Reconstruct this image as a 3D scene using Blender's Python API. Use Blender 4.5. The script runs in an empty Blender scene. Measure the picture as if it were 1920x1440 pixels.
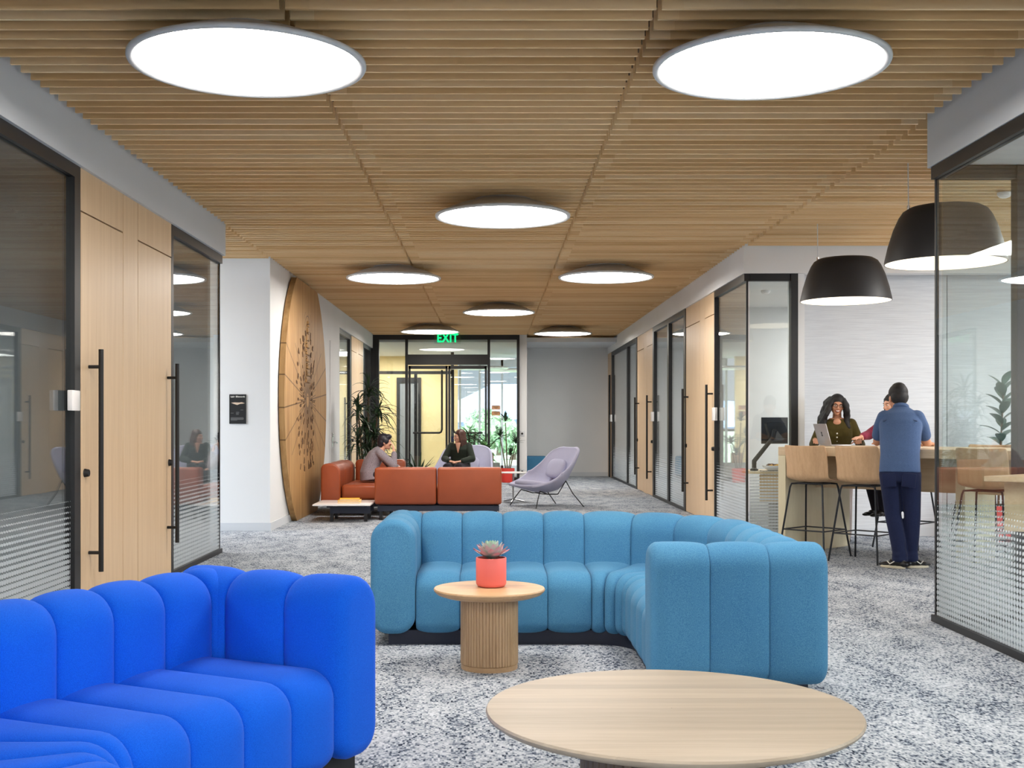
import bpy, bmesh, math, random
from mathutils import Vector, Matrix, Euler, Quaternion
R = math.radians
PI = math.pi
scene = bpy.context.scene
C = scene.collection
F = 2200.0                       # focal length in pixels of the 1920x1440 frame
CAMZ = 1.33
ZS = 3.048                       # underside of the soffits
ZC = 3.353                       # underside of the slatted ceiling

def lin(c):
    out = []
    for v in c:
        v = v / 255.0
        out.append(v / 12.92 if v <= 0.04045 else ((v + 0.055) / 1.055) ** 2.4)
    return tuple(out) + (1.0,)

# ------------------------------------------------------------------ mesh collector
class MB:
    def __init__(s):
        s.v = []; s.f = []
    def add(s, vs, fs, M=None):
        b = len(s.v)
        for p in vs:
            p = Vector(p)
            if M is not None: p = M @ p
            s.v.append(p)
        for f in fs: s.f.append(tuple(i + b for i in f))
        return s
    def box(s, x0, x1, y0, y1, z0, z1, M=None):
        vs = [(x0,y0,z0),(x1,y0,z0),(x1,y1,z0),(x0,y1,z0),(x0,y0,z1),(x1,y0,z1),(x1,y1,z1),(x0,y1,z1)]
        fs = [(0,3,2,1),(4,5,6,7),(0,1,5,4),(1,2,6,5),(2,3,7,6),(3,0,4,7)]
        return s.add(vs, fs, M)
    def prism(s, poly, z0, z1, M=None):
        n = len(poly)
        vs = [(x,y,z0) for x,y in poly] + [(x,y,z1) for x,y in poly]
        fs = [tuple(range(n-1,-1,-1)), tuple(range(n,2*n))]
        for i in range(n):
            j = (i+1) % n
            fs.append((i,j,n+j,n+i))
        return s.add(vs, fs, M)
    def lathe(s, prof, n=32, M=None, close=True):
        vs = []; fs = []; m = len(prof)
        for i in range(n):
            a = 2*PI*i/n
            for r,z in prof: vs.append((r*math.cos(a), r*math.sin(a), z))
        for i in range(n):
            j = (i+1) % n
            for k in range(m-1):
                fs.append((i*m+k, j*m+k, j*m+k+1, i*m+k+1))
        if close:
            fs.append(tuple(i*m for i in range(n-1,-1,-1)))
            fs.append(tuple(i*m+m-1 for i in range(n)))
        return s.add(vs, fs, M)
    def tube(s, pts, r, n=8, cap=True, M=None):
        pts = [Vector(p) for p in pts]
        rs = r if isinstance(r,(list,tuple)) else [r]*len(pts)
        vs = []; fs = []; up = None
        for i,p in enumerate(pts):
            if i == 0: t = pts[1]-pts[0]
            elif i == len(pts)-1: t = pts[-1]-pts[-2]
            else: t = (pts[i+1]-pts[i]).normalized() + (pts[i]-pts[i-1]).normalized()
            t.normalize()
            if up is None:
                up = Vector((0,0,1)) if abs(t.z) < 0.9 else Vector((1,0,0))
            a = t.cross(up)
            if a.length < 1e-6: a = t.cross(Vector((0,1,0)))
            a.normalize(); b = a.cross(t).normalized(); up = b
            for k in range(n):
                w = 2*PI*k/n
                vs.append(p + (a*math.cos(w)+b*math.sin(w))*rs[i])
        for i in range(len(pts)-1):
            for k in range(n):
                l = (k+1) % n
                fs.append((i*n+k, i*n+l, (i+1)*n+l, (i+1)*n+k))
        if cap:
            fs.append(tuple(range(n-1,-1,-1)))
            b = (len(pts)-1)*n
            fs.append(tuple(b+k for k in range(n)))
        return s.add(vs, fs, M)
    def ell(s, c, rad, M=None, nu=16, nv=10):
        vs = [(0,0,-1)]; fs = []
        for j in range(1,nv):
            t = -PI/2 + PI*j/nv
            for i in range(nu):
                a = 2*PI*i/nu
                vs.append((math.cos(t)*math.cos(a), math.cos(t)*math.sin(a), math.sin(t)))
        vs.append((0,0,1)); top = len(vs)-1
        for i in range(nu):
            k = (i+1) % nu
            fs.append((0, 1+k, 1+i))
            fs.append((top, 1+(nv-2)*nu+i, 1+(nv-2)*nu+k))
            for j in range(nv-2):
                a = 1+j*nu
                fs.append((a+i, a+k, a+nu+k, a+nu+i))
        rx,ry,rz = rad if isinstance(rad,(tuple,list)) else (rad,)*3
        T = Matrix.Translation(Vector(c)) @ Matrix.Diagonal((rx,ry,rz,1))
        if M is not None: T = M @ T
        return s.add(vs, fs, T)
    def rings(s, rings, cap=True, closed=True, M=None):
        n = len(rings[0]); vs = []; fs = []
        for r in rings: vs += list(r)
        for i in range(len(rings)-1):
            for k in range(n if closed else n-1):
                l = (k+1) % n
                fs.append((i*n+k, i*n+l, (i+1)*n+l, (i+1)*n+k))
        if cap:
            fs.append(tuple(range(n-1,-1,-1)))
            b = (len(rings)-1)*n
            fs.append(tuple(b+k for k in range(n)))
        return s.add(vs, fs, M)
    def build(s, name, m, parent=None, smooth=False, angle=40, bevel=0, seg=2, loc=None, fixn=True):
        me = bpy.data.meshes.new(name)
        me.from_pydata([tuple(v) for v in s.v], [], s.f)
        if bevel or fixn:
            bm = bmesh.new(); bm.from_mesh(me)
            if fixn: bmesh.ops.recalc_face_normals(bm, faces=bm.faces)
            if bevel:
                es = [e for e in bm.edges if len(e.link_faces)==2 and e.calc_face_angle(0) > R(30)]
                bmesh.ops.bevel(bm, geom=es, offset=bevel, segments=seg, profile=0.5, affect='EDGES', clamp_overlap=True)
            bm.to_mesh(me); bm.free()
        if smooth or bevel:
            me.polygons.foreach_set('use_smooth', [True]*len(me.polygons))
            me.set_sharp_from_angle(angle=R(angle))
        me.update()
        if m is not None: me.materials.append(m)
        o = bpy.data.objects.new(name, me); C.objects.link(o)
        if parent is not None: o.parent = parent
        if loc is not None: o.location = loc
        return o

def tag(o, label=None, cat=None, group=None, kind=None):
    if label: o['label'] = label
    if cat: o['category'] = cat
    if group: o['group'] = group
    if kind: o['kind'] = kind
    return o
def thing(name, label, cat, loc=(0,0,0), rotz=0, group=None):
    o = bpy.data.objects.new(name, None); C.objects.link(o)
    o.location = loc; o.rotation_euler = (0,0,rotz); o.empty_display_size = 0.1
    return tag(o, label, cat, group)
def struct_root(name, label=None, loc=(0,0,0)):
    o = bpy.data.objects.new(name, None); C.objects.link(o); o.location = loc
    o['kind'] = 'structure'
    if label: o['label'] = label
    return o
def struct(name, mb, m, label=None, **k):
    o = mb.build(name, m, **k); o['kind'] = 'structure'
    if label: o['label'] = label
    return o
def dup(root, loc, rotz, label, group=None):
    r = root.copy(); C.objects.link(r); r.location = loc; r.rotation_euler = (0,0,rotz)
    r['label'] = label
    if group: r['group'] = group
    for ch in list(root.children):
        c = ch.copy(); C.objects.link(c); c.parent = r
        for g in list(ch.children):
            d = g.copy(); C.objects.link(d); d.parent = c
    return r
def text_mesh(name, body, size, depth, m, parent=None, M=None, bold=0.0, align='CENTER'):
    cu = bpy.data.curves.new(name, 'FONT'); cu.body = body; cu.size = size; cu.extrude = depth
    cu.space_character = 1.08; cu.align_x = align; cu.align_y = 'CENTER'; cu.offset = bold
    o = bpy.data.objects.new(name+'_curve', cu); C.objects.link(o)
    bpy.context.view_layer.update()
    me = bpy.data.meshes.new_from_object(o.evaluated_get(bpy.context.evaluated_depsgraph_get()))
    bpy.data.objects.remove(o); bpy.data.curves.remove(cu)
    me.name = name
    if M is not None: me.transform(M)
    me.materials.clear(); me.materials.append(m)
    ob = bpy.data.objects.new(name, me); C.objects.link(ob)
    if parent is not None: ob.parent = parent
    return ob

# ------------------------------------------------------------------ materials
class NT:
    def __init__(s, name):
        s.m = bpy.data.materials.new(name); s.m.use_nodes = True
        s.t = s.m.node_tree; s.t.nodes.clear()
        s.out = s.n('ShaderNodeOutputMaterial')
    def n(s, typ, **k):
        nd = s.t.nodes.new(typ)
        for a,b in k.items(): setattr(nd, a, b)
        return nd
    def l(s, a, b): s.t.links.new(a, b)
    def val(s, sock, v):
        if hasattr(v, 'default_value') or hasattr(v,'is_linked'): s.l(v, sock)
        else: sock.default_value = v
    def math(s, op, a, b=None, clamp=False):
        nd = s.n('ShaderNodeMath', operation=op, use_clamp=clamp)
        s.val(nd.inputs[0], a)
        if b is not None: s.val(nd.inputs[1], b)
        return nd.outputs[0]
    def mix(s, fac, a, b, blend='MIX'):
        nd = s.n('ShaderNodeMix', data_type='RGBA', blend_type=blend)
        s.val(nd.inputs[0], fac); s.val(nd.inputs[6], a); s.val(nd.inputs[7], b)
        return nd.outputs[2]
    def coord(s, kind='Object', scale=(1,1,1), rot=(0,0,0)):
        tc = s.n('ShaderNodeTexCoord'); mp = s.n('ShaderNodeMapping')
        s.l(tc.outputs[kind], mp.inputs[0]); mp.inputs['Scale'].default_value = scale; mp.inputs['Rotation'].default_value = rot
        return mp.outputs[0]
    def noise(s, vec, scale=5, detail=3, rough=0.5, out=0):
        nd = s.n('ShaderNodeTexNoise'); s.l(vec, nd.inputs['Vector'])
        nd.inputs['Scale'].default_value = scale; nd.inputs['Detail'].default_value = detail; nd.inputs['Roughness'].default_value = rough
        return nd.outputs[out]
    def ramp(s, fac, stops):
        nd = s.n('ShaderNodeValToRGB'); s.l(fac, nd.inputs[0])
        e = nd.color_ramp.elements
        while len(e) < len(stops): e.new(0.5)
        for i,(p,c) in enumerate(stops):
            e[i].position = p; e[i].color = c if len(c)==4 else tuple(c)+(1,)
        return nd.outputs[0]
    def bsdf(s, color=None, rough=0.5, metal=0.0, spec=0.5, sheen=0, coat=0, emis=None, estr=0):
        b = s.n('ShaderNodeBsdfPrincipled')
        if color is not None: s.val(b.inputs['Base Color'], color)
        s.val(b.inputs['Roughness'], rough); b.inputs['Metallic'].default_value = metal
        b.inputs['Specular IOR Level'].default_value = spec
        if sheen:
            b.inputs['Sheen Weight'].default_value = sheen; b.inputs['Sheen Roughness'].default_value = 0.4
        if coat: b.inputs['Coat Weight'].default_value = coat
        if emis is not None:
            b.inputs['Emission Color'].default_value = emis; b.inputs['Emission Strength'].default_value = estr
        s.l(b.outputs[0], s.out.inputs[0])
        return b
    def bump(s, b, h, strength=0.2, dist=0.01):
        bp = s.n('ShaderNodeBump'); bp.inputs['Strength'].default_value = strength; bp.inputs['Distance'].default_value = dist
        s.l(h, bp.inputs['Height']); s.l(bp.outputs[0], b.inputs['Normal'])

def plain(name, rgb, rough=0.5, metal=0.0, spec=0.5, var=0.06, vs=6, bump=0.0, bs=200, **k):
    t = NT(name); v = t.coord()
    c = lin(rgb); d = tuple(x*(1-var) for x in c[:3])+(1,); e = tuple(min(1,x*(1+var)) for x in c[:3])+(1,)
    b = t.bsdf(t.ramp(t.noise(v, vs, 2), [(0.3,d),(0.7,e)]), rough, metal, spec, **k)
    if bump: t.bump(b, t.noise(v, bs, 2), bump, 0.004)
    return t.m

def wood(name, light, dark, axis='z', freq=14, stretch=0.06, rough=0.45, plank=0, contrast=1.0, spec=0.4):
    t = NT(name)
    sc = [1,1,1]; sc['xyz'.index(axis)] = stretch
    v = t.coord('Object', tuple(sc))
    a = t.noise(v, freq, 5, 0.6); b2 = t.noise(v, freq*6, 3, 0.6)
    f = t.math('ADD', t.math('MULTIPLY', a, 0.65), t.math('MULTIPLY', b2, 0.35))
    col = t.ramp(f, [(0.5-0.2/contrast, lin(dark)), (0.5+0.2/contrast, lin(light))])
    if plank:
        tc = t.n('ShaderNodeTexCoord'); sp = t.n('ShaderNodeSeparateXYZ'); t.l(tc.outputs['Object'], sp.inputs[0])
        ax = sp.outputs['xyz'.index('y' if axis=='x' else 'x')]
        cell = t.math('FLOOR', t.math('DIVIDE', ax, plank))
        wn = t.n('ShaderNodeTexWhiteNoise', noise_dimensions='1D'); t.l(cell, wn.inputs['W'])
        k = t.math('ADD', t.math('MULTIPLY', wn.outputs['Value'], 0.22), 0.86)
        mx = t.n('ShaderNodeMix', data_type='RGBA', blend_type='MULTIPLY'); mx.inputs[0].default_value = 1
        t.l(col, mx.inputs[6]); cc = t.n('ShaderNodeCombineColor'); 
        for i in range(3): t.l(k, cc.inputs[i])
        t.l(cc.outputs[0], mx.inputs[7]); col = mx.outputs[2]
    b = t.bsdf(col, rough, 0, spec)
    t.bump(b, f, 0.05, 0.003)
    return t.m

def fabric(name, rgb, rgb2, scale=350, rough=0.9, bump=0.35, sheen=0.06, big=2.0):
    t = NT(name); v = t.coord()
    n1 = t.noise(v, scale, 2, 0.7); n2 = t.noise(v, big, 2)
    f = t.math('ADD', t.math('MULTIPLY', n1, 0.8), t.math('MULTIPLY', n2, 0.2))
    col = t.ramp(f, [(0.38, lin(rgb2)), (0.62, lin(rgb))])
    b = t.bsdf(col, rough, 0, 0.2, sheen=sheen)
    t.bump(b, n1, bump, 0.002)
    return t.m

M = {}
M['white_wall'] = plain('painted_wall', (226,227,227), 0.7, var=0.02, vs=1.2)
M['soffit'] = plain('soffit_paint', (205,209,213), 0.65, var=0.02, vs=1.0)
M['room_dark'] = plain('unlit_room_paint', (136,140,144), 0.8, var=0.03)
M['room_white'] = plain('room_paint', (214,216,218), 0.8, var=0.02)
M['black_metal'] = plain('black_metal', (24,24,26), 0.42, 0.0, 0.5, var=0.1)
M['black_matte'] = plain('black_matte', (18,18,19), 0.6, var=0.1)
M['chair_metal'] = plain('dark_steel', (38,40,44), 0.38, 0.6, 0.5)
M['chrome'] = plain('chrome', (190,190,192), 0.2, 1.0)
M['grey_metal'] = plain('lamp_grey', (206,208,210), 0.5, 0.1)
M['lamp_back'] = plain('lamp_shell', (232,230,228), 0.55, 0.1)
M['oak'] = wood('oak_veneer', (222,194,158), (204,173,136), 'z', 22, 0.03, 0.38)
M['oak_light'] = wood('pale_oak_top', (186,172,152), (164,149,129), 'x', 18, 0.05, 0.42, plank=0.07)
M['oak_small'] = wood('oak_top', (214,178,136), (184,146,106), 'x', 18, 0.06, 0.42, plank=0.05)
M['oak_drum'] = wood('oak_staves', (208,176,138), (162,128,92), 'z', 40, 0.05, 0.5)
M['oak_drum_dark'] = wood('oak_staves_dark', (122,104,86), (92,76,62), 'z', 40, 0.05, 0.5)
M['oak_bar'] = wood('bar_oak', (220,198,166), (196,172,138), 'x', 14, 0.06, 0.45)
M['oak_bar_end'] = wood('bar_panel', (220,210,178), (204,192,160), 'z', 8, 0.1, 0.45)
M['ply'] = wood('bent_ply', (214,178,138), (188,150,112), 'z', 26, 0.06, 0.45)
M['blue'] = fabric('royal_blue_wool', (14,100,224), (4,80,202), 420, bump=0.25)
M['teal'] = fabric('teal_wool', (88,146,180), (60,116,158), 300, bump=0.4)
M['lilac'] = fabric('grey_lilac_wool', (186,186,208), (164,166,192), 300)
M['navy'] = plain('navy_plinth', (30,36,54), 0.5)
M['leather'] = plain('cognac_leather', (152,72,38), 0.42, 0, 0.5, var=0.07, vs=4, bump=0.12, bs=120)
M['white_lam'] = plain('white_laminate', (238,234,232), 0.25, var=0.01)
M['coral'] = plain('coral_ceramic', (246,120,112), 0.5, var=0.02)
M['red_pot'] = plain('red_planter', (206,54,44), 0.5, var=0.04)
M['tan_pot'] = plain('tan_planter', (214,170,130), 0.6, var=0.04)
M['soil'] = plain('soil', (48,38,30), 0.95, var=0.3, vs=60)
M['leaf_dark'] = plain('dark_leaf', (40,62,38), 0.4, var=0.35, vs=4)
M['leaf_mid'] = plain('mid_leaf', (64,104,56), 0.45, var=0.3, vs=4)
M['leaf_rubber'] = plain('rubber_leaf', (92,118,104), 0.35, var=0.25, vs=5)
M['stem'] = plain('woody_stem', (92,78,60), 0.8, var=0.2, vs=20)
M['fabric_wall'] = None
M['pendant_black'] = plain('pendant_black', (40,40,42), 0.5, var=0.04)
M['screen_black'] = plain('screen_black', (16,16,18), 0.3, var=0.04)
M['laptop'] = plain('laptop_aluminium', (178,172,170), 0.35, 0.6)
M['paper'] = plain('paper', (236,232,222), 0.8, var=0.02)
M['yellow_book'] = plain('yellow_cover', (244,186,26), 0.5, var=0.03)
M['yellow_wall'] = plain('honey_panel', (228,206,152), 0.5, var=0.05, vs=1.5)
M['concrete'] = plain('pale_concrete', (176,176,172), 0.6, var=0.05, vs=2)

def emit(name, rgb, strength):
    t = NT(name); e = t.n('ShaderNodeEmission'); e.inputs[0].default_value = lin(rgb); e.inputs[1].default_value = strength
    t.l(e.outputs[0], t.out.inputs[0]); return t.m
M['lamp_on'] = emit('lit_diffuser', (255,248,240), 11.0)
M['pendant_on'] = emit('lit_pendant', (255,238,208), 1.3)
M['exit_green'] = emit('exit_letters', (20,200,110), 1.0)

# glazing: thin architectural glass, with an optional printed dot screen near the floor
def glass(name, dots=True, tint=(0.93,0.96,0.955)):
    t = NT(name)
    g = t.n('ShaderNodeNewGeometry')
    dt = t.n('ShaderNodeVectorMath', operation='DOT_PRODUCT'); t.l(g.outputs['Incoming'], dt.inputs[0]); t.l(g.outputs['Normal'], dt.inputs[1])
    c = t.math('ABSOLUTE', dt.outputs['Value'])
    fr = t.math('ADD', 0.04, t.math('MULTIPLY', t.math('POWER', t.math('SUBTRACT', 1.0, c, True), 5.0), 0.96), True)
    tr = t.n('ShaderNodeBsdfTransparent'); tr.inputs[0].default_value = tint+(1,)
    gl = t.n('ShaderNodeBsdfGlossy'); gl.inputs['Roughness'].default_value = 0.0; gl.inputs[0].default_value = (1,1,1,1)
    mx = t.n('ShaderNodeMixShader'); t.l(fr, mx.inputs[0]); t.l(tr.outputs[0], mx.inputs[1]); t.l(gl.outputs[0], mx.inputs[2])
    last = mx.outputs[0]
    if dots:
        P = 0.036
        tc = t.n('ShaderNodeTexCoord'); sp = t.n('ShaderNodeSeparateXYZ'); t.l(tc.outputs['Object'], sp.inputs[0])
        u = t.math('ADD', sp.outputs[0], sp.outputs[1]); z = sp.outputs[2]
        fu = t.math('SUBTRACT', t.math('FRACT', t.math('DIVIDE', u, P)), 0.5)
        fz = t.math('SUBTRACT', t.math('FRACT', t.math('DIVIDE', z, P)), 0.5)
        d = t.math('SQRT', t.math('ADD', t.math('MULTIPLY', fu, fu), t.math('MULTIPLY', fz, fz)))
        h = t.math('DIVIDE', t.math('SUBTRACT', 0.84, z), 0.5, True)
        rr = t.math('MULTIPLY', t.math('POWER', h, 0.6), 0.44)
        mask = t.math('LESS_THAN', d, rr)
        df = t.n('ShaderNodeBsdfDiffuse'); df.inputs[0].default_value = lin((206,212,216))
        tl = t.n('ShaderNodeBsdfTranslucent'); tl.inputs[0].default_value = lin((206,212,216))
        wm = t.n('ShaderNodeMixShader'); wm.inputs[0].default_value = 0.4; t.l(df.outputs[0], wm.inputs[1]); t.l(tl.outputs[0], wm.inputs[2])
        m2 = t.n('ShaderNodeMixShader'); t.l(mask, m2.inputs[0]); t.l(last, m2.inputs[1]); t.l(wm.outputs[0], m2.inputs[2]); last = m2.outputs[0]
    t.l(last, t.out.inputs[0])
    return t.m
M['glass_dots'] = glass('glass_with_dot_screen', True)
M['glass'] = glass('clear_glass', False)

# slatted ceiling wood: every slat its own tone
def slat_wood():
    t = NT('slat_wood'); v = t.coord('Object', (0.05,1,1))
    tc = t.n('ShaderNodeTexCoord'); sp = t.n('ShaderNodeSeparateXYZ'); t.l(tc.outputs['Object'], sp.inputs[0])
    cell = t.math('FLOOR', t.math('DIVIDE', sp.outputs[1], 0.147))
    px = t.math('FLOOR', t.math('DIVIDE', t.math('ADD', sp.outputs[0], 2.72), 1.83))
    wn = t.n('ShaderNodeTexWhiteNoise', noise_dimensions='2D'); cx = t.n('ShaderNodeCombineXYZ'); t.l(cell, cx.inputs[0]); t.l(px, cx.inputs[1]); t.l(cx.outputs[0], wn.inputs['Vector'])
    f = t.math('ADD', t.math('MULTIPLY', t.noise(v, 18, 4, 0.6), 0.6), t.math('MULTIPLY', wn.outputs['Value'], 0.4))
    col = t.ramp(f, [(0.25, lin((226,186,130))), (0.55, lin((245,210,158))), (0.8, lin((250,224,180)))])
    t.bsdf(col, 0.5, 0, 0.35)
    return t.m
M['slat'] = slat_wood()

def carpet():
    t = NT('flecked_carpet')
    tc = t.n('ShaderNodeTexCoord'); sp = t.n('ShaderNodeSeparateXYZ'); t.l(tc.outputs['Object'], sp.inputs[0])
    wob = t.math('MULTIPLY', t.noise(t.coord('Object'), 9, 2), 0.02)
    def rows(px, fy, seed):
        cell = t.math('FLOOR', t.math('DIVIDE', t.math('ADD', sp.outputs[0], wob), px))
        cx = t.n('ShaderNodeCombineXYZ'); t.l(t.math('MULTIPLY', cell, 7.31+seed), cx.inputs[0]); t.l(t.math('MULTIPLY', sp.outputs[1], fy), cx.inputs[1])
        return t.noise(cx.outputs[0], 1.0, 2, 0.6)
    r1 = rows(0.0085, 34.0, 0.0); r2 = rows(0.017, 24.0, 3.3)
    big = t.noise(t.coord('Object', (1,0.45,1)), 5, 3, 0.6); fine = t.noise(t.coord('Object'), 260, 2, 0.6); mid = t.noise(t.coord('Object', (1,0.8,1)), 90, 2, 0.6)
    f = t.math('ADD', t.math('ADD', t.math('MULTIPLY', r1, 0.40), t.math('MULTIPLY', r2, 0.22)), t.math('ADD', t.math('MULTIPLY', big, 0.16), t.math('ADD', t.math('MULTIPLY', fine, 0.10), t.math('MULTIPLY', mid, 0.12))))
    col = t.ramp(f, [(0.415, lin((34,42,56))), (0.455, lin((90,101,117))), (0.49, lin((160,166,174))), (0.58, lin((199,203,208)))])
    bs = t.bsdf(col, 0.95, 0, 0.1)
    t.bump(bs, t.math('ADD', r1, fine), 0.5, 0.006)
    return t.m
M['carpet'] = carpet()

def fabric_wall():
    t = NT('grasscloth_panel'); v = t.coord('Object', (0.02,0.02,1))
    n = t.noise(v, 120, 3, 0.7)
    b = t.bsdf(t.ramp(n, [(0.35, lin((204,207,211))), (0.65, lin((222,225,228)))]), 0.85, 0, 0.2)
    t.bump(b, n, 0.15, 0.002); return t.m
M['fabric_wall'] = fabric_wall()

def X_at(px, d): return (px - 922.0) * d / F
def Z_at(py, d): return CAMZ - (py - 793.0) * d / F
# ================================================================== camera, world, daylight
cam = bpy.data.cameras.new('camera'); co = bpy.data.objects.new('camera', cam); C.objects.link(co)
co.location = (0,0,CAMZ); co.rotation_euler = (R(90),0,0)
cam.sensor_width = 36; cam.lens = F/1920*36; cam.shift_x = 38/1920; cam.shift_y = 73/1920
cam.clip_start = 0.05; cam.clip_end = 2000
scene.camera = co
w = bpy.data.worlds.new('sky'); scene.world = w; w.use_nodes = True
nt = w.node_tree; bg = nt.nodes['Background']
tc = nt.nodes.new('ShaderNodeTexCoord'); mp = nt.nodes.new('ShaderNodeMapping'); mp.inputs['Scale'].default_value = (1,1,3)
nz = nt.nodes.new('ShaderNodeTexNoise'); nz.inputs['Scale'].default_value = 3.0; nz.inputs['Detail'].default_value = 5
rp = nt.nodes.new('ShaderNodeValToRGB'); rp.color_ramp.elements[0].position = 0.35; rp.color_ramp.elements[0].color = (0.66,0.78,0.93,1)
rp.color_ramp.elements[1].position = 0.65; rp.color_ramp.elements[1].color = (0.9,0.94,0.98,1)
nt.links.new(tc.outputs['Generated'], mp.inputs[0]); nt.links.new(mp.outputs[0], nz.inputs['Vector']); nt.links.new(nz.outputs[0], rp.inputs[0]); nt.links.new(rp.outputs[0], bg.inputs[0])
# overcast sky: raised behind the camera to light the room, darker below the horizon
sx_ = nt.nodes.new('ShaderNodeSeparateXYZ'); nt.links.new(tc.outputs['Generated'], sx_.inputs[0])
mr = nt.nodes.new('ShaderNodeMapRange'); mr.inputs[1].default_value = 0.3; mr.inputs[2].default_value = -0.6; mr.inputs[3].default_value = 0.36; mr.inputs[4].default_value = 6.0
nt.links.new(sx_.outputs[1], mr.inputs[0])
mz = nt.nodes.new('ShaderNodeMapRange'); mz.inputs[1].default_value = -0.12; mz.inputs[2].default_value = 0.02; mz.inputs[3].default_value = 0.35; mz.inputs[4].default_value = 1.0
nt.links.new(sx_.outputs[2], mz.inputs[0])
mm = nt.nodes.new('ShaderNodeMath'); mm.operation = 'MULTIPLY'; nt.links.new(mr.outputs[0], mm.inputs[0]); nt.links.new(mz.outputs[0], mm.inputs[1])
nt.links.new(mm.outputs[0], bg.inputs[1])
vs = scene.view_settings; vs.view_transform = 'Standard'; vs.look = 'None'; vs.gamma = 1.0; vs.exposure = 1.27; vs.use_curve_mapping = False
cy = scene.cycles
cy.use_denoising = True; cy.max_bounces = 8; cy.transparent_max_bounces = 24; cy.sample_clamp_indirect = 6; cy.caustics_reflective = False; cy.caustics_refractive = False

# ================================================================== floor and ceiling
struct('floor', MB().box(-7,9,-5,29.4,-0.1,0), M['carpet'], 'pale blue grey flecked carpet floor of the lounge')
struct('floor_vestibule', MB().box(-7,9,29.4,36,-0.1,0), M['concrete'], 'pale concrete floor of the entrance vestibule')
PITCH = 0.147
def slats(x0, x1, ya, yb):
    m = MB(); i0 = math.ceil(ya/PITCH); i1 = math.floor((yb-0.02)/PITCH)
    for i in range(i0, i1+1):
        y = i*PITCH
        m.box(x0, x1, y, y+0.02, ZC, ZC+0.11)
    return m
ceil = struct_root('ceiling', 'slatted wooden ceiling with dark joints between the panels')
for x0,x1,ya,yb in [(-2.715,-1.04,-5,27.0),(-1.01,0.805,-5,27.0),(0.833,2.885,-5,29.3),(2.925,8.5,7.95,13.44),(-6.5,-2.745,12.1,14.44)]:
    o = slats(x0,x1,ya,yb).build('slat_panel', M['slat'], ceil)
MB().box(-7,9,-5,29.4,ZC+0.13,ZC+0.2).build('ceiling_backing', plain('plenum_brown',(104,82,58),0.8), ceil)

# ================================================================== side walls: soffits and piers
XL = -2.738; XR = 2.89
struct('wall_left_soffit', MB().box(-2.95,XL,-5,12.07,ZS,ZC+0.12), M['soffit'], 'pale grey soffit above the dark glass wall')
struct('wall_left_pier', MB().box(-7,-2.73,14.45,21.05,0,ZC+0.12), M['white_wall'], 'white wall block carrying the round wooden relief')
struct('wall_left_far_soffit', MB().box(-2.95,-2.73,21.05,27.0,ZS,ZC+0.12), M['white_wall'], 'white soffit over the far glazing')
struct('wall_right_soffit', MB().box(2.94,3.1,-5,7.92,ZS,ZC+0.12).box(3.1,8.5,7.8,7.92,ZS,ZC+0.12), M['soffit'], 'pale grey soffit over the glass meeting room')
struct('wall_right_far_soffit', MB().box(XR,3.06,13.45,29.4,ZS,ZC+0.12).box(3.06,8.5,13.45,13.62,ZS,ZC+0.12), M['white_wall'], 'white soffit along the far row of meeting rooms')
struct('wall_right_niche', MB().box(3.60,5.35,13.8,13.95,0,ZC+0.12).box(5.36,7.1,13.8,13.95,0,ZC+0.12).box(7.11,8.6,13.8,13.95,0,ZC+0.12), M['fabric_wall'], 'pale grasscloth panelled wall behind the bar table')
struct('wall_right_niche_end', MB().box(8.5,8.65,7.8,13.95,0,ZC+0.12), M['white_wall'])
struct('wall_end', MB().box(0.81,3.1,29.3,29.45,0,ZC+0.12), M['white_wall'], 'plain pale wall at the far end of the lounge')
struct('wall_end_jamb', MB().box(0.63,0.81,27.0,29.45,0,ZC+0.12), M['white_wall'], 'white jamb between the entrance glazing and the end wall')
# baseboards
struct('baseboard_left', MB().box(-7,-2.718,14.437,14.45,0,0.1).box(-2.73,-2.717,14.45,19.6,0,0.1), M['soffit'])
struct('baseboard_niche', MB().box(3.6,8.5,13.787,13.8,0,0.1), M['soffit'])
struct('baseboard_end', MB().box(0.81,2.9,29.287,29.3,0,0.1), M['soffit'])

# rooms behind the glass
def room(name, x0,x1,y0,y1, m, sides, top=True, ztop=ZS):
    mb = MB()
    if 'l' in sides: mb.box(x0-0.1,x0,y0,y1,0,ztop+0.1)
    if 'r' in sides: mb.box(x1,x1+0.1,y0,y1,0,ztop+0.1)
    if 'n' in sides: mb.box(x0,x1,y0-0.1,y0,0,ztop+0.1)
    if 'f' in sides: mb.box(x0,x1,y1,y1+0.1,0,ztop+0.1)
    if top: mb.box(x0-0.1,x1+0.1,y0-0.1,y1+0.1,ztop,ztop+0.1)
    return struct(name, mb, m)
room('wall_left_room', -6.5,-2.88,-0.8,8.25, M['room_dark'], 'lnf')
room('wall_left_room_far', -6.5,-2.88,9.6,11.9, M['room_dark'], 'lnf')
room('wall_left_entry_room', -6.0,-2.88,21.2,27.0, M['room_white'], 'lf')
room('wall_right_room', 3.12,6.5,-0.8,7.78, M['room_white'], 'rn')
struct('wall_right_room_front', MB().box(3.6,6.6,7.83,7.9,0,ZS), M['room_white'])
room('wall_right_room_second', 3.08,6.5,13.98,17.45, M['room_white'], 'rf')
room('wall_right_room_third', 3.08,6.5,17.65,22.2, M['room_white'], 'rf')
room('wall_right_room_fourth', 3.08,6.5,22.4,29.2, M['room_white'], 'rf')
struct('wall_back_blocker', MB().box(-3.7,3.9,-4.6,-4.4,0,ZC+0.12), M['white_wall'], 'unseen white wall added to block sky reflections in the entrance glass')  # added out of view to keep the bright sky out of the entrance panes
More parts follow.
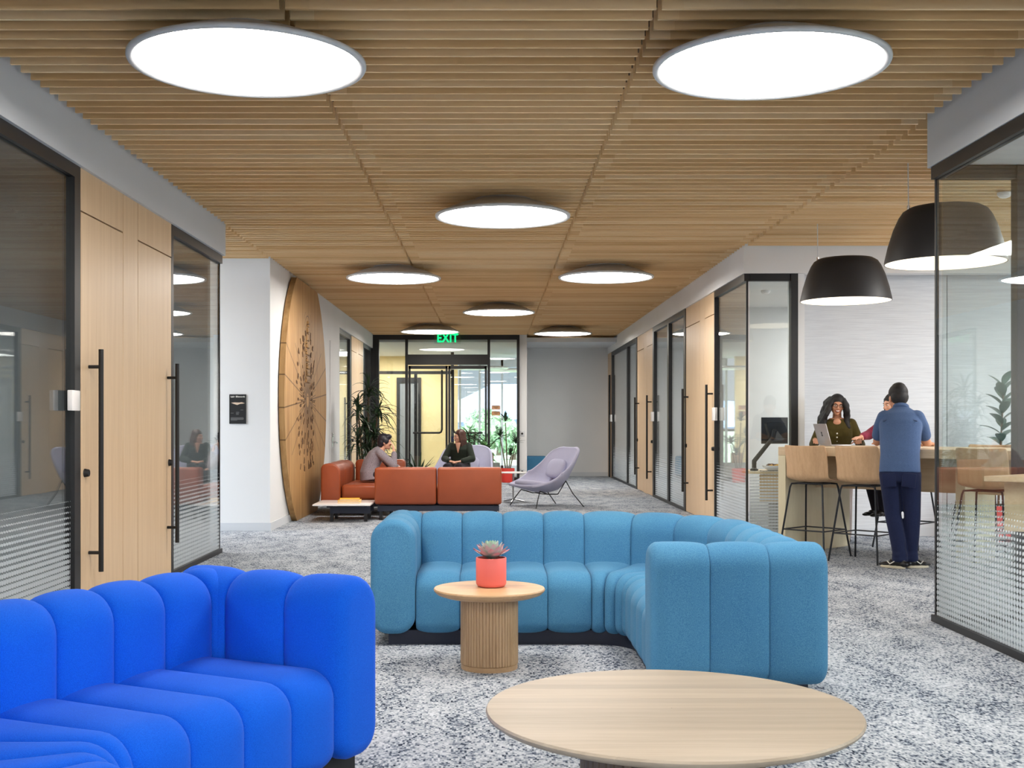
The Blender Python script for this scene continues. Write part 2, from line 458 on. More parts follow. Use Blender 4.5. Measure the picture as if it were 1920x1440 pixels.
def area(name, loc, sx, sy, power, col=(1,0.97,0.93)):
    l = bpy.data.lights.new(name, 'AREA'); l.shape = 'RECTANGLE'; l.size = sx; l.size_y = sy; l.energy = power; l.color = col
    o = bpy.data.objects.new(name, l); C.objects.link(o); o.location = loc; return o
area('room_fill_light', (5.4,4.5,ZS-0.03), 1.2, 1.2, 95)  # unseen area lights added to brighten the rooms behind the glass
area('room_fill_light', (-4.8,3.5,ZS-0.03), 1.2, 1.2, 40)
area('room_fill_light', (-4.6,10.8,ZS-0.03), 1.0, 1.0, 26)
area('room_fill_light', (5.6,16.0,ZS-0.03), 1.2, 1.2, 45)
area('room_fill_light', (5.4,20.0,ZS-0.03), 1.2, 1.2, 45)
area('room_fill_light', (5.4,26.0,ZS-0.03), 1.2, 1.2, 45)
area('room_fill_light', (-5.0,24.0,ZS-0.03), 1.2, 1.2, 50)
area('niche_fill_light', (6.6,10.6,ZC-0.03), 1.6, 1.6, 90)  # unseen fill added to brighten the bar niche
area('passage_fill_light', (-5.2,13.2,ZC-0.03), 1.0, 1.0, 30)  # unseen fill added in the side passage
area('end_wall_lamp', (1.85,28.2,ZC-0.04), 0.5, 0.5, 32)
area('vestibule_fill_light', (-2.4,31.0,3.15), 2.0, 2.0, 75)  # unseen fill added to brighten the honey wall

# ================================================================== glazing
nwin = [0]; ndoor = [0]
def glazing(xp, y0, y1, label, mull=(), inset=+1, thin0=False, jamb0=True, jamb1=True, top=ZS, name=None, base=0.045, head=0.085, tj=0.11, dots=True, slim1=False):
    """glazed bay in the plane x = xp, from y0 to y1; inset is the side (+1/-1) of the room behind"""
    nwin[0] += 1
    r = struct_root('window_%d' % nwin[0], label)
    f = MB(); a, b = xp-0.035, xp+0.035
    f.box(a,b,y0,y1,top-head,top); f.box(a,b,y0,y1,0.0,base)
    if jamb0: f.box(*((xp-0.011,xp+0.011) if thin0 else (a,b)),y0,y0+tj,base,top-head)
    if jamb1: f.box(*((xp-0.011,xp+0.011) if slim1 else (a,b)),y1-(0.02 if slim1 else tj),y1,base,top-head)
    for ym in mull: f.box(a,b,ym-tj/2,ym+tj/2,base,top-head)
    f.build('window_frame', M['black_metal'], r)
    cuts = [y0+(tj if jamb0 else 0)] + [c for ym in mull for c in (ym-tj/2, ym+tj/2)] + [y1-((0.02 if slim1 else tj) if jamb1 else 0)]
    for i in range(0,len(cuts),2):
        MB().box(xp-0.006,xp+0.006,cuts[i],cuts[i+1],base,top-head).build('pane', M['glass_dots' if dots else 'glass'], r)
    return r
glazing(-2.80,-0.8,7.89,'tall black framed glass wall of the dark meeting room', jamb0=False)
glazing(-2.80,10.13,12.05,'narrow black framed glass panel past the oak doors', slim1=True, tj=0.07)
glazing(-2.80,21.08,23.1,'black framed glazing beside the white door', tj=0.2)
glazing(-2.80,25.2,26.95,'black framed glazing next to the entrance', tj=0.2)
glazing(2.985,-0.8,7.88,'tall frameless corner glass of the meeting room', jamb0=False, slim1=True, tj=0.11)
glazing(2.94,13.50,15.33,'glass corner of the small room behind the bar table', jamb0=True, tj=0.03, thin0=True)
glazing(2.94,17.62,21.2,'double glass bay between the oak doors', mull=(19.35,), tj=0.16)
glazing(2.94,23.5,28.5,'double glass bay near the end wall', mull=(25.2,), tj=0.16)
# extra jamb beside the wood on the second room
def crossglaze(y, x0, x1, xpost, label):
    nwin[0] += 1
    r = struct_root('window_%d' % nwin[0], label)
    f = MB(); f.box(x0,xpost,y-0.035,y+0.035,ZS-0.085,ZS); f.box(x0,xpost,y-0.035,y+0.035,0,0.045); f.box(x1,xpost,y-0.05,y+0.05,0,ZS)
    f.build('window_frame', M['black_metal'], r)
    MB().box(x0,x1,y-0.006,y+0.006,0.045,ZS-0.085).build('pane', M['glass_dots'], r)
crossglaze(7.86, 3.02, 3.50, 3.585, 'narrow return pane of the glass corner with dark post')
crossglaze(13.53, 2.975, 3.44, 3.52, 'pane facing the lounge at the glass corner by the bar')
struct('trim_niche', MB().box(3.52,3.6,13.5,13.95,0,ZS), M['white_wall'])

# ================================================================== oak doors with bar handles
def bar_handle(parent, x, y, side):
    """black bar standing off a wall plane x, towards side (+1 = +x)"""
    h = MB(); xo = x + side*0.085
    h.tube([(xo,y,0.31),(xo,y,1.835)], 0.017, 10)
    for z in (0.44,1.715): h.tube([(x,y,z),(xo,y,z)], 0.012, 8)
    return h.build('handle', M['black_matte'], parent, smooth=True)
def oak_bay(xp, y0, ya, yb, y1, side, label1, label2, hy1, hy2, ly1, ly2, d1=True, d2=True):
    """two oak doors (y0-ya and yb-y1) with an oak post between them, over-panels above"""
    xi = xp - side*0.07; lo, hi = min(xp,xi), max(xp,xi)
    po = struct_root('trim_%d' % (ndoor[0]+1), 'oak post and over panels between the oak doors')
    m = MB(); g = 0.004
    m.box(lo,hi,ya+g,yb-g,0,ZS); m.box(lo,hi,y0,ya-g,2.762,ZS); m.box(lo,hi,yb+g,y1,2.762,ZS)
    m.build('trim_panel', M['oak'], po, bevel=0.002, seg=1)
    MB().box(lo-side*0.02 if side<0 else lo-0.01, hi if side<0 else hi-0.03, y0,y1,0,ZS).build('trim_backing', M['black_matte'], po) if False else None
    for (a,b,hy,ly,lab,on) in ((y0,ya,hy1,ly1,label1,d1),(yb,y1,hy2,ly2,label2,d2)):
        if not on: continue
        ndoor[0] += 1
        r = struct_root('door_%d' % ndoor[0], lab)
        MB().box(lo,hi,a+g,b-g,0.008,2.752).build('door_leaf', M['oak'], r, bevel=0.002, seg=1)
        bar_handle(r, xp, hy, side)
        MB().tube([(xp,ly,0.99),(xp+side*0.03,ly,0.99)], [0.03,0.024], 14).build('lock', M['black_matte'], r, smooth=True)
oak_bay(-2.765, 7.895, 8.80, 9.17, 10.125, +1, 'oak door beside the large dark glass wall with black bar handle', 'second oak door with black bar handle next to the narrow glass', 8.05, 10.0, 7.97, 10.05)
oak_bay(2.915, 15.34, 16.05, 16.45, 17.61, -1, 'oak door with bar handle next to the small glass room', 'oak door beside the double glass bay', 15.47, 17.4, 15.4, 17.55)
oak_bay(2.915, 21.21, 22.05, 22.5, 23.49, -1, 'far oak door past the double glass bay', 'farthest oak door before the last glass bay', 21.4, 23.2, 21.28, 23.42)
oak_bay(-2.76, 23.11, 23.95, 24.3, 25.19, +1, 'oak door by the tall plant', 'oak door before the entrance glazing', 23.3, 25.0, 23.2, 25.1)
struct('trim_9', MB().box(2.9,2.97,28.5,29.3,0,ZS), M['oak'], 'oak strip at the end of the corridor')
ndoor[0] += 1
dr = struct_root('door_%d' % ndoor[0], 'dark door leaf ajar at the corridor end')
MB().box(2.86,2.895,28.62,28.75,0.01,2.5).build('door_leaf', M['black_matte'], dr)
# white flush door in the relief wall
ndoor[0] += 1
dr = struct_root('door_%d' % ndoor[0], 'white flush door beside the round relief')
MB().box(-2.735,-2.712,19.75,20.85,0.01,2.72).build('door_leaf', M['white_wall'], dr, bevel=0.004)
h = MB(); h.tube([(-2.712,19.95,1.0),(-2.65,19.95,1.0),(-2.65,20.12,0.99)], 0.012, 8); h.tube([(-2.712,19.95,1.12),(-2.69,19.95,1.12)],0.03,12); h.box(-2.712,-2.704,19.92,19.98,0.93,1.16)
h.build('handle', M['chrome'], dr, smooth=True)
def boxthing(name, label, cat, b, m, **k):
    cx,cy_,cz = (b[0]+b[1])/2,(b[2]+b[3])/2,b[4]
    o = MB().box(b[0]-cx,b[1]-cx,b[2]-cy_,b[3]-cy_,0,b[5]-b[4]).build(name, m, None, loc=(cx,cy_,cz), **k)
    return tag(o, label, cat)
boxthing('mounted_card_reader', 'small black card reader on the white wall beside the flush door', 'card reader', (-2.73,-2.71,18.95,19.05,0.99,1.13), M['black_matte'], bevel=0.004)
for y,lab in ((7.76,'white room panel on the dark glass jamb beside the first oak door'),):
    boxthing('mounted_room_panel', lab, 'control panel', (-2.765,-2.73,y-0.12,y+0.03,1.41,1.545), M['white_lam'], bevel=0.006)
for y,lab in ((15.2,'white room panel on the jamb by the glass corner room'),(21.1,'white room panel on the jamb by the double glass bay'),(28.4,'white room panel on the last jamb by the end wall')):
    boxthing('mounted_room_panel', lab, 'control panel', (2.87,2.905,y-0.1,y+0.1,1.36,1.53), M['white_lam'], bevel=0.006)

# ================================================================== entrance storefront
YE = 27.0
ndoor[0] += 1
ent = struct_root('door_%d' % ndoor[0], 'black framed glass entrance with double doors')
def ex(px): return X_at(px, YE)
def ez(py): return Z_at(py, YE)
f = MB()
f.box(-2.9,ex(974),YE-0.06,YE+0.06,ez(637),ZC); f.box(-2.9,ex(705),YE-0.06,YE+0.06,0,ez(637))
for a,b in ((704,711),(760,765),(914,919),(969,974)): f.box(ex(a),ex(b),YE-0.06,YE+0.06,0,ez(637))
f.box(ex(762),ex(917),YE-0.08,YE+0.08,ez(684),ez(665))
f.box(ex(704),ex(974),YE-0.05,YE+0.05,0,0.08)
f.build('door_frame', M['black_metal'], ent)
for a,b in ((711,760),(919,969)):
    MB().box(ex(a),ex(b),YE-0.006,YE+0.006,0.08,ez(637)).build('pane', M['glass'], ent)
MB().box(ex(765),ex(914),YE-0.006,YE+0.006,ez(665),ez(637)).build('pane', M['glass'], ent)
for a,b,hs in ((766,839.5,1),(840.5,913,-1)):
    lf = MB(); z1 = ez(686)
    lf.box(ex(a),ex(a+4),YE-0.03,YE+0.03,0.02,z1); lf.box(ex(b-4),ex(b),YE-0.03,YE+0.03,0.02,z1)
    lf.box(ex(a),ex(b),YE-0.03,YE+0.03,z1-0.07,z1); lf.box(ex(a),ex(b),YE-0.03,YE+0.03,0.02,0.12)
    leaf = lf.build('door_leaf', M['black_metal'], ent)
    MB().box(ex(a+4),ex(b-4),YE-0.006,YE+0.006,0.12,z1-0.07).build('pane', M['glass'], leaf)
    hb = ex(829) if hs>0 else ex(850); he = ex(775) if hs>0 else ex(905)
    zb = ez(811.5)
    MB().tube([(hb,YE-0.1,z1-0.1),(hb,YE-0.1,zb+0.08),(hb+(he-hb)*0.03,YE-0.1,zb+0.02),(hb+(he-hb)*0.09,YE-0.1,zb),(he,YE-0.1,zb)], 0.022, 8).build('handle', M['black_matte'], leaf, smooth=True)
# vestibule behind
struct('ceiling_vestibule', MB().box(-7,3,27.1,34.0,3.2,3.3), M['room_white'])
yw = MB(); yw.box(-4.2,-2.62,32.9,33.0,0,3.2); yw.box(-2.02,-0.95,32.9,33.0,0,3.2); yw.box(-2.62,-2.02,32.9,33.0,2.55,3.2)
struct('wall_vestibule', yw, M['yellow_wall'], 'honey coloured panelled wall of the vestibule')
struct('wall_vestibule_side', MB().box(-4.3,-4.2,27,33,0,3.2), M['yellow_wall'])
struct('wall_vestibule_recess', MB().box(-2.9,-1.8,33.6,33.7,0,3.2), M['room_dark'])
ndoor[0] += 1
vd = struct_root('door_%d' % ndoor[0], 'dark framed inner door in the honey coloured wall')
m = MB(); m.box(-2.66,-2.58,32.82,32.95,0,2.6); m.box(-2.06,-1.98,32.82,32.95,0,2.6); m.box(-2.58,-2.06,32.82,32.95,2.45,2.6); m.box(-3.6,-3.52,31.0,31.08,0,3.2)
m.box(-3.52,-1.0,31.0,31.08,2.62,2.7); m.box(-1.08,-1.0,31.0,31.08,0,3.2); m.box(-2.05,-1.97,31.0,31.08,0,2.62)
m.build('door_frame', M['black_metal'], vd)
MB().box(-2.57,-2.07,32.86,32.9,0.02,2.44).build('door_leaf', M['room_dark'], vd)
# outer glazing of the vestibule
nwin[0] += 1
og = struct_root('window_%d' % nwin[0], 'outer glazing of the vestibule with thin mullions')
m = MB()
for x in (-0.92,-0.35,0.3,0.95,1.6): m.box(x-0.03,x+0.03,33.95,34.02,0,3.2)
m.box(-0.92,3,33.95,34.02,2.95,3.2); m.box(-0.92,3,33.95,34.02,0,0.1)
m.build('window_frame', M['grey_metal'], og)
MB().box(-0.9,3,33.98,33.99,0.1,2.95).build('pane', M['glass'], og)
struct('wall_vestibule_end', MB().box(0.85,2.0,31.5,31.6,0,3.2), M['white_wall']) if False else None

# ================================================================== outdoors
def grass():
    t = NT('meadow'); v = t.coord(); n = t.noise(v, 1.2, 6, 0.7)
    t.bsdf(t.ramp(n, [(0.3, lin((150,166,134))), (0.7, lin((196,204,176)))]), 0.95); return t.m
M['meadow'] = grass()
struct('ground', MB().box(-120,120,36,260,-0.25,-0.05), M['meadow'], 'pale meadow outside the entrance')
hill = MB(); rng = random.Random(4); rings = []
for j,(yy,s) in enumerate(((190,0.2),(215,0.8),(245,1.0),(275,0.0))):
    rings.append([Vector((x, yy+rng.uniform(-6,6), max(-0.4, s*(7+3.5*math.sin(x*0.045)+2.2*math.sin(x*0.13+1)+rng.uniform(-.6,.6))) )) for x in range(-120,121,6)])
hill.rings(rings, cap=False, closed=False)
struct('hills', hill, plain('hazy_hill', (158,178,206), 0.95, var=0.1, vs=0.1), 'hazy blue hills on the horizon', smooth=True)
def tree(name, label, loc, h, rad, m, seed):
    r = thing(name, label, 'tree', loc)
    rg = random.Random(seed); c = MB()
    for i in range(420):
        a = rg.uniform(0,2*PI); q = rg.random()**0.5*rad; z = h*(0.25+0.75*rg.random())
        q *= math.sqrt(max(0.05,1-((z/h-0.55)/0.5)**2))
        s = rg.uniform(0.12,0.26); p = Vector((q*math.cos(a), q*math.sin(a), z))
        Q = Euler((rg.uniform(0,PI),rg.uniform(0,PI),rg.uniform(0,PI))).to_matrix().to_4x4()
        c.add([(-s,0,0),(0,-s*.5,0.02),(s,0,0),(0,s*.5,0.02)], [(0,1,2,3)], Matrix.Translation(p) @ Q)
    c.build('foliage', m, r, fixn=False)
    MB().tube([(0,0,-0.06),(0.05,0,h*0.5)], [0.12,0.06], 8).build('trunk', M['stem'], r, smooth=True)
M['hedge'] = plain('hedge_leaf', (140,168,128), 0.8, var=0.3, vs=2)
for i,(px,d,h,lab) in enumerate(((890,46,1.3,'loose green shrub seen through the double doors'),(935,50,1.6,'pale green shrub seen through the pane beside the doors'),(962,44,1.2,'low green shrub outside near the glazing edge'),(905,60,2.0,'taller shrub farther out on the meadow'))):
    tree('shrub', lab, (X_at(px,d),d,-0.05), h, h*0.5, M['hedge'], 10+i)
# ================================================================== ceiling lamps
def make_lamp(loc, label, first=[None]):
    if first[0] is None:
        t = thing('ceiling_light', label, 'ceiling light', loc, 0, 'round ceiling lights')
        h = ZC - 3.20
        MB().lathe([(0.60,0.014),(0.585,0.022),(0.50,0.062),(0.41,0.098),(0.33,0.122),(0.27,h-0.012),(0.26,h)], 64, close=True).build('lamp_shell', M['lamp_back'], t, smooth=True, angle=30)
        MB().lathe([(0.576,0.0),(0.590,-0.010),(0.608,-0.008),(0.613,0.002),(0.612,0.014),(0.600,0.02),(0.576,0.012),(0.576,0.0)], 72, close=False).build('rim', M['grey_metal'], t, smooth=True, angle=60)
        MB().lathe([(0.002,-0.006),(0.4,-0.006),(0.555,-0.004),(0.577,0.004)], 64, close=False).build('diffuser', M['lamp_on'], t, smooth=True)
        first[0] = t; return t
    return dup(first[0], loc, 0, label)
ZL = 3.20
for x,y,lab in [(-1.27,6.12,'largest looking round ceiling light over the royal blue sofa'),(1.463,6.17,'large round ceiling light over the big low oak table'),
    (0.10,10.65,'round ceiling light alone in the middle above the teal sofa back'),(-1.27,15.2,'round ceiling light in front of the round wooden relief'),
    (1.47,15.1,'round ceiling light above the lilac armchair standing apart'),(0.12,19.9,'round ceiling light in the middle above the orange sofa'),
    (-1.27,24.1,'small looking round ceiling light above the EXIT sign'),(1.49,24.6,'small looking round ceiling light before the plain end wall')]:
    make_lamp((x,y,ZL), lab)
for x,y,lab in [(0.12,1.6,'unseen added round ceiling light over the open floor in front of the big low table'),(-1.27,-2.8,'unseen added round ceiling light over the floor past the near end of the blue sofa'),(1.46,-2.8,'unseen added round ceiling light over the floor beside the near glass room')]:
    make_lamp((x,y,ZL), lab)  # unseen lamps continuing the rows, added to light the near end
for i,(x,y,lab) in enumerate(((-0.35,30.2,'white disc lamp hanging in the vestibule by the double doors'),(0.75,31.6,'white disc lamp hanging deeper in the vestibule'))):
    o = MB().lathe([(0.75,0.05),(0.8,0.02),(0.75,0.0)], 40).build('pendant_disc_lamp', M['white_lam'], None, loc=(x,y,2.72), smooth=True); tag(o, lab, 'pendant lamp')

# pendants over the bar
def make_pendant(loc, label, first=[None]):
    if first[0] is None:
        t = thing('pendant_lamp', label, 'pendant lamp', loc, 0, 'black pendant lamps')
        prof = [(0.447,0.0),(0.453,0.0),(0.452,0.02),(0.425,0.14),(0.385,0.27),(0.345,0.36),(0.315,0.405),(0.27,0.432),(0.15,0.448),(0.002,0.452)]
        MB().lathe(prof, 64, close=False).build('lamp_shade', M['pendant_black'], t, smooth=True, angle=60)
        MB().lathe([(0.002,0.055),(0.30,0.05),(0.40,0.03),(0.446,0.002)], 56, close=False).build('diffuser', M['pendant_on'], t, smooth=True)
        MB().tube([(-0.285,0,0.41),(-0.29,0,ZC-loc[2]+0.08)], 0.004, 6).build('cable', M['grey_metal'], t)
        MB().tube([(-0.285,0,0.40),(-0.285,0,0.45)], 0.012, 8).build('ferrule', M['chrome'], t, smooth=True)
        first[0] = t; return t
    return dup(first[0], loc, 0, label)
make_pendant((3.62,12.0,2.575), 'black pendant shade hanging in front of the grasscloth wall over the bar stools')
make_pendant((3.535,9.15,2.575), 'black pendant shade half seen through the corner glass')

# ================================================================== channel sofas
def rrect(q0,q1,z0,z1,r00,r10,r11,r01,ns=6,ne=4):
    """closed loop (q,z,nq,nz): corners r00 (q0,z0), r10 (q1,z0), r11 (q1,z1), r01 (q0,z1)"""
    pts = []
    def arc(cq,cz,r,a0,a1):
        for k in range(ns+1):
            a = R(a0+(a1-a0)*k/ns); pts.append((cq+r*math.cos(a), cz+r*math.sin(a), math.cos(a), math.sin(a)))
    def edge(p,q,n):
        for k in range(1,ne):
            t = k/ne; pts.append((p[0]+(q[0]-p[0])*t, p[1]+(q[1]-p[1])*t, n[0], n[1]))
    arc(q0+r00,z0+r00,r00,180,270); edge((q0+r00,z0),(q1-r10,z0),(0,-1))
    arc(q1-r10,z0+r10,r10,270,360); edge((q1,z0+r10),(q1,z1-r11),(1,0))
    arc(q1-r11,z1-r11,r11,0,90); edge((q1-r11,z1),(q0+r01,z1),(0,1))
    arc(q0+r01,z1-r01,r01,90,180); edge((q0,z1-r01),(q0,z0+r00),(-1,0))
    return pts
US = [-1,-0.985,-0.955,-0.9,-0.8,-0.65,-0.45,-0.22,0,0.22,0.45,0.65,0.8,0.9,0.955,0.985]
def stations(segs, amp, open0=True, open1=True, capr=0.06):
    """segs: ('L',P,d,n,length,nch) or ('A',C,ri,a0,a1,nch). returns [(P,n,inset)]"""
    chan = []
    for s in segs:
        for k in range(s[5]): chan.append((s, k))
    out = []; N = len(chan)
    def at(s, f):
        if s[0] == 'L':
            P = Vector(s[1]) + Vector(s[2])*(s[4]*f); return P, Vector(s[3]), Vector(s[2])
        a = R(s[3]+(s[4]-s[3])*f); d = Vector((math.cos(a), math.sin(a)))
        tdir = Vector((-d.y, d.x)) * (1 if s[4]>s[3] else -1)
        return Vector(s[1]) + d*s[2], d, tdir
    for i,(s,k) in enumerate(chan):
        us = US + ([1.0] if i == N-1 else [])
        for u in us:
            au = abs(u)
            ins = amp*(1-(max(0,1-au**2.6))**0.5)
            if i == 0 and u < 0 and open0: ins = 0
            if i == N-1 and u > 0 and open1: ins = 0
            P,n,td = at(s, (k+(u+1)/2)/s[5])
            out.append((P,n,ins,td))
    # rounded ends
    if open0:
        P,n,ins,td = out[0]; pre = []
        for k in range(5,0,-1):
            a = PI/2*k/5; pre.append((P + td*(capr*(1-math.sin(a))), n, capr*(1-math.cos(a)), td))
        out = pre + [o for o in out[0:] if (o[0]-P).dot(td) > capr or (o[0]-P).length > 0.2]
    if open1:
        P,n,ins,td = out[-1]; post = []
        for k in range(1,6):
            a = PI/2*k/5; post.append((P - td*(capr*(1-math.sin(a))), n, capr*(1-math.cos(a)), td))
        out = [o for o in out if (P-o[0]).dot(td) > capr or (o[0]-P).length > 0.2] + post
    return out
def sweep(mb, sts, sec):
    rings = []
    for P,n,ins,td in sts:
        rings.append([Vector((P.x + n.x*(q-ins*nq), P.y + n.y*(q-ins*nq), z-ins*nz)) for q,z,nq,nz in sec])
    mb.rings(rings); return mb
SEC_BACK = rrect(0.57,0.84,0.07,0.755,0.05,0.09,0.134,0.13,ns=8)
SEC_SEAT = rrect(0.0,0.66,0.07,0.44,0.07,0.03,0.03,0.12,ns=7)
SEC_ARM = rrect(-0.135,0.135,0.07,0.755,0.11,0.11,0.132,0.132,ns=8)
def offset_path(segs, q0, q1, z0, z1):
    """plain plinth band following the path between depths q0 and q1"""
    mb = MB(); rings = []
    for P,n,ins,td in stations(segs, 0, False, False):
        rings.append([Vector((P.x+n.x*q0,P.y+n.y*q0,z0)),Vector((P.x+n.x*q1,P.y+n.y*q1,z0)),Vector((P.x+n.x*q1,P.y+n.y*q1,z1)),Vector((P.x+n.x*q0,P.y+n.y*q0,z1))])
    mb.rings(rings); return mb

# ---- teal sofa
teal = thing('channel_sofa', 'curved teal sofa of upholstered channels with dark plinth behind the small oak table', 'sofa', (0.4,7.0,0))
def tl(mb_name, mb, m=M['teal'], **k):
    return mb.build(mb_name, m, teal, smooth=True, angle=75, **k)
O = Vector((0.4,7.0))
def V2(x,y): return (x-O.x, y-O.y)
Yf = 6.98; ri = 0.168; Cx, Cy = 0.598, Yf-ri
seat_segs = [('L',V2(-0.454,Yf),(1,0),(0,1),1.052,4),('A',V2(Cx,Cy),ri,90,0,4),('L',V2(Cx+ri,Cy),(0,-1),(1,0),Cy-5.835,4)]
back_segs = [('L',V2(-0.59,Yf),(1,0),(0,1),0.136,1),('L',V2(-0.454,Yf),(1,0),(0,1),1.052,4),('A',V2(Cx,Cy),ri,90,0,4),('L',V2(Cx+ri,Cy),(0,-1),(1,0),Cy-5.835,4)]
tl('seat', sweep(MB(), stations(seat_segs, 0.032, False, False), SEC_SEAT))
tl('backrest', sweep(MB(), stations(back_segs, 0.032, False, False), SEC_BACK))
tl('armrest', sweep(MB(), stations([('L',V2(-0.59,Yf-0.005),(0,1),(1,0),0.85,3)], 0.02, True, True, 0.04), SEC_ARM))
tl('armrest', sweep(MB(), stations([('L',V2(0.755,5.69),(1,0),(0,1),0.85,3)], 0.022, True, True, 0.055), SEC_ARM))
MB_pl = offset_path([('L',V2(-0.62,Yf),(1,0),(0,1),1.218,1),('A',V2(Cx,Cy),ri,90,0,6),('L',V2(Cx+ri,Cy),(0,-1),(1,0),Cy-5.66,1)], 0.07,0.76,0.0,0.085)
MB_pl.build('plinth', M['navy'], teal)

# ---- royal blue sofa
TH = R(27)
uu = Vector((math.cos(TH),-math.sin(TH))); vv = Vector((math.sin(TH),math.cos(TH)))
P0 = Vector((-1.06,4.54))
blue = thing('channel_sofa', 'royal blue channel sofa in the near corner by the oak doors', 'sofa', (P0.x,P0.y,0))
def bl(name, mb, m=M['blue']): return mb.build(name, m, blue, smooth=True, angle=75)
def W2(a,b): return tuple(uu*a + vv*b)
nu = tuple(-uu); nv = tuple(-vv); pu = tuple(uu); pv = tuple(vv)
LB = 1.02; aC = math.degrees(math.atan2(-uu.y,-uu.x))
Cb = W2(0.57+ri, -LB)
a0 = aC; a1 = aC+90    # from -u towards -v
chk = Vector((math.cos(R(a1)),math.sin(R(a1))))
if chk.dot(-vv) < 0.9: a1 = aC-90
NEAR = 0.12
b_seat = [('L',W2(0.57,0.0),nv,nu,LB,4),('A',Cb,ri,a0,a1,4),('L',tuple(Vector(Cb)-vv*ri),pu,nv,NEAR,1)]
b_back = [('L',W2(0.57,0.13),nv,nu,0.13,1)] + b_seat
bl('seat', sweep(MB(), stations(b_seat, 0.04, False, True), SEC_SEAT))
bl('backrest', sweep(MB(), stations(b_back, 0.04, False, True), SEC_BACK))
bl('armrest', sweep(MB(), stations([('L',W2(-0.27,0.135),pu,pv,0.845,3)], 0.036, True, True, 0.06), SEC_ARM))
offset_path([('L',W2(0.57,0.2),nv,nu,LB+0.2,1),('A',Cb,ri,a0,a1,6),('L',tuple(Vector(Cb)-vv*ri),pu,nv,NEAR-0.05,1)],0.07,0.76,0.0,0.085).build('plinth', M['black_matte'], blue)

# ================================================================== round oak tables
def round_table(name, label, loc, r, h, thick, rd, drum_mat, top_mat, bw):
    t = thing(name, label, 'table', loc)
    z0 = h-thick
    MB().lathe([(rd,z0),(r-0.055,z0+0.002),(r-0.02,z0+0.014),(r-0.003,h-0.016),(r,h-0.008),(r-0.004,h-0.001),(r-0.01,h),(0.002,h)], 96, close=False).build('tabletop', top_mat, t, smooth=True, angle=35)
    n = 56; d = MB(); pts = []
    for i in range(n):
        for k,(f,q) in enumerate(((0.0,0.975),(0.12,1.0),(0.5,1.004),(0.88,1.0))):
            a = 2*PI*(i+f)/n; pts.append((rd*q*math.cos(a), rd*q*math.sin(a)))
    d.prism(pts, 0.03, z0)
    d.build('pedestal', drum_mat, t, smooth=True, angle=30)
    MB().lathe([(rd*0.985,0.0),(rd*0.985,0.026),(rd*0.94,0.03)], 48).build('base', top_mat, t, smooth=True)
    return t
round_table('side_table', 'small round oak table on a fluted drum holding the succulent', (-0.013,6.38,0), 0.303, 0.435, 0.046, 0.156, M['oak_drum'], M['oak_small'], 0.05)
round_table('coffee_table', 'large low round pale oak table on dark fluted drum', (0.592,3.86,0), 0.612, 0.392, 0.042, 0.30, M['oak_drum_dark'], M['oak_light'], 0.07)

# succulent
su = thing('potted_succulent', 'pink and green succulent in a coral pot on the small oak table', 'potted plant', (-0.003,6.42,0.4365))
MB().lathe([(0.066,0.0),(0.076,0.004),(0.083,0.018),(0.0835,0.155),(0.0825,0.158),(0.078,0.158),(0.077,0.145)], 48, close=False).lathe([(0.002,0.001),(0.07,0.001)],32,close=False).build('pot', M['coral'], su, smooth=True, angle=50)
MB().lathe([(0.002,0.146),(0.078,0.144)], 24, close=False).build('soil', M['soil'], su)
def succ_mat():
    t = NT('succulent_leaf'); tc = t.n('ShaderNodeTexCoord'); sp = t.n('ShaderNodeSeparateXYZ'); t.l(tc.outputs['Object'], sp.inputs[0])
    rr = t.math('SQRT', t.math('ADD', t.math('MULTIPLY', sp.outputs[0], sp.outputs[0]), t.math('MULTIPLY', sp.outputs[1], sp.outputs[1])))
    f = t.math('ADD', t.math('DIVIDE', rr, 0.12), t.math('MULTIPLY', t.noise(t.coord(), 30, 2), 0.35))
    t.bsdf(t.ramp(f, [(0.3, lin((168,206,178))), (0.62, lin((196,196,190))), (0.95, lin((214,142,160)))]), 0.5); return t.m
M['succ'] = succ_mat(); rng = random.Random(3); lf = MB()
for i in range(46):
    ring = i/46.0; a = i*2.39996; el = R(78-68*ring**0.7); L = 0.055+0.062*ring**0.6; wd = 0.013+0.009*ring
    Mx = Matrix.Translation((0,0,0.15+0.03*(1-ring))) @ Matrix.Rotation(a,4,'Z') @ Matrix.Rotation(-el,4,'Y')
    pts = []
    for k in range(7):
        t = k/6; ww = wd*(math.sin(PI*min(1,t*0.93+0.07)**1.5)**0.7+0.05); z = 0.018*t*t
        th = 0.004*(1-t)+0.0015
        pts.append([Vector((L*t,-ww,z+0.004)),Vector((L*t,0,z-th)),Vector((L*t,ww,z+0.004)),Vector((L*t,0,z+th*0.6))])
    lf.rings(pts, M=Mx)
lf.build('rosette_leaves', M['succ'], su, smooth=True, angle=60)

# ================================================================== cognac modular sofa with attached table
so = thing('leather_sofa', 'cognac leather corner sofa with dark steel base', 'sofa', (-1.2,17.2,0))
def sp_(x,y,z): return Vector((x+1.2, y-17.2, z))
def sbox(name, b, m, bev=0.03, seg=3):
    return MB().box(b[0]+1.2,b[1]+1.2,b[2]-17.2,b[3]-17.2,b[4],b[5]).build(name, m, so, bevel=bev, seg=seg)
# backs facing the camera
sbox('back_panel', (-1.60,-0.757,16.0,16.26,0.215,0.72), M['leather'], 0.035)
sbox('back_panel', (-0.743,0.135,16.0,16.26,0.215,0.72), M['leather'], 0.035)
sbox('seat_cushion', (-1.40,-0.757,16.27,17.05,0.22,0.45), M['leather'], 0.04)
sbox('seat_cushion', (-0.743,0.12,16.27,17.05,0.22,0.45), M['leather'], 0.04)
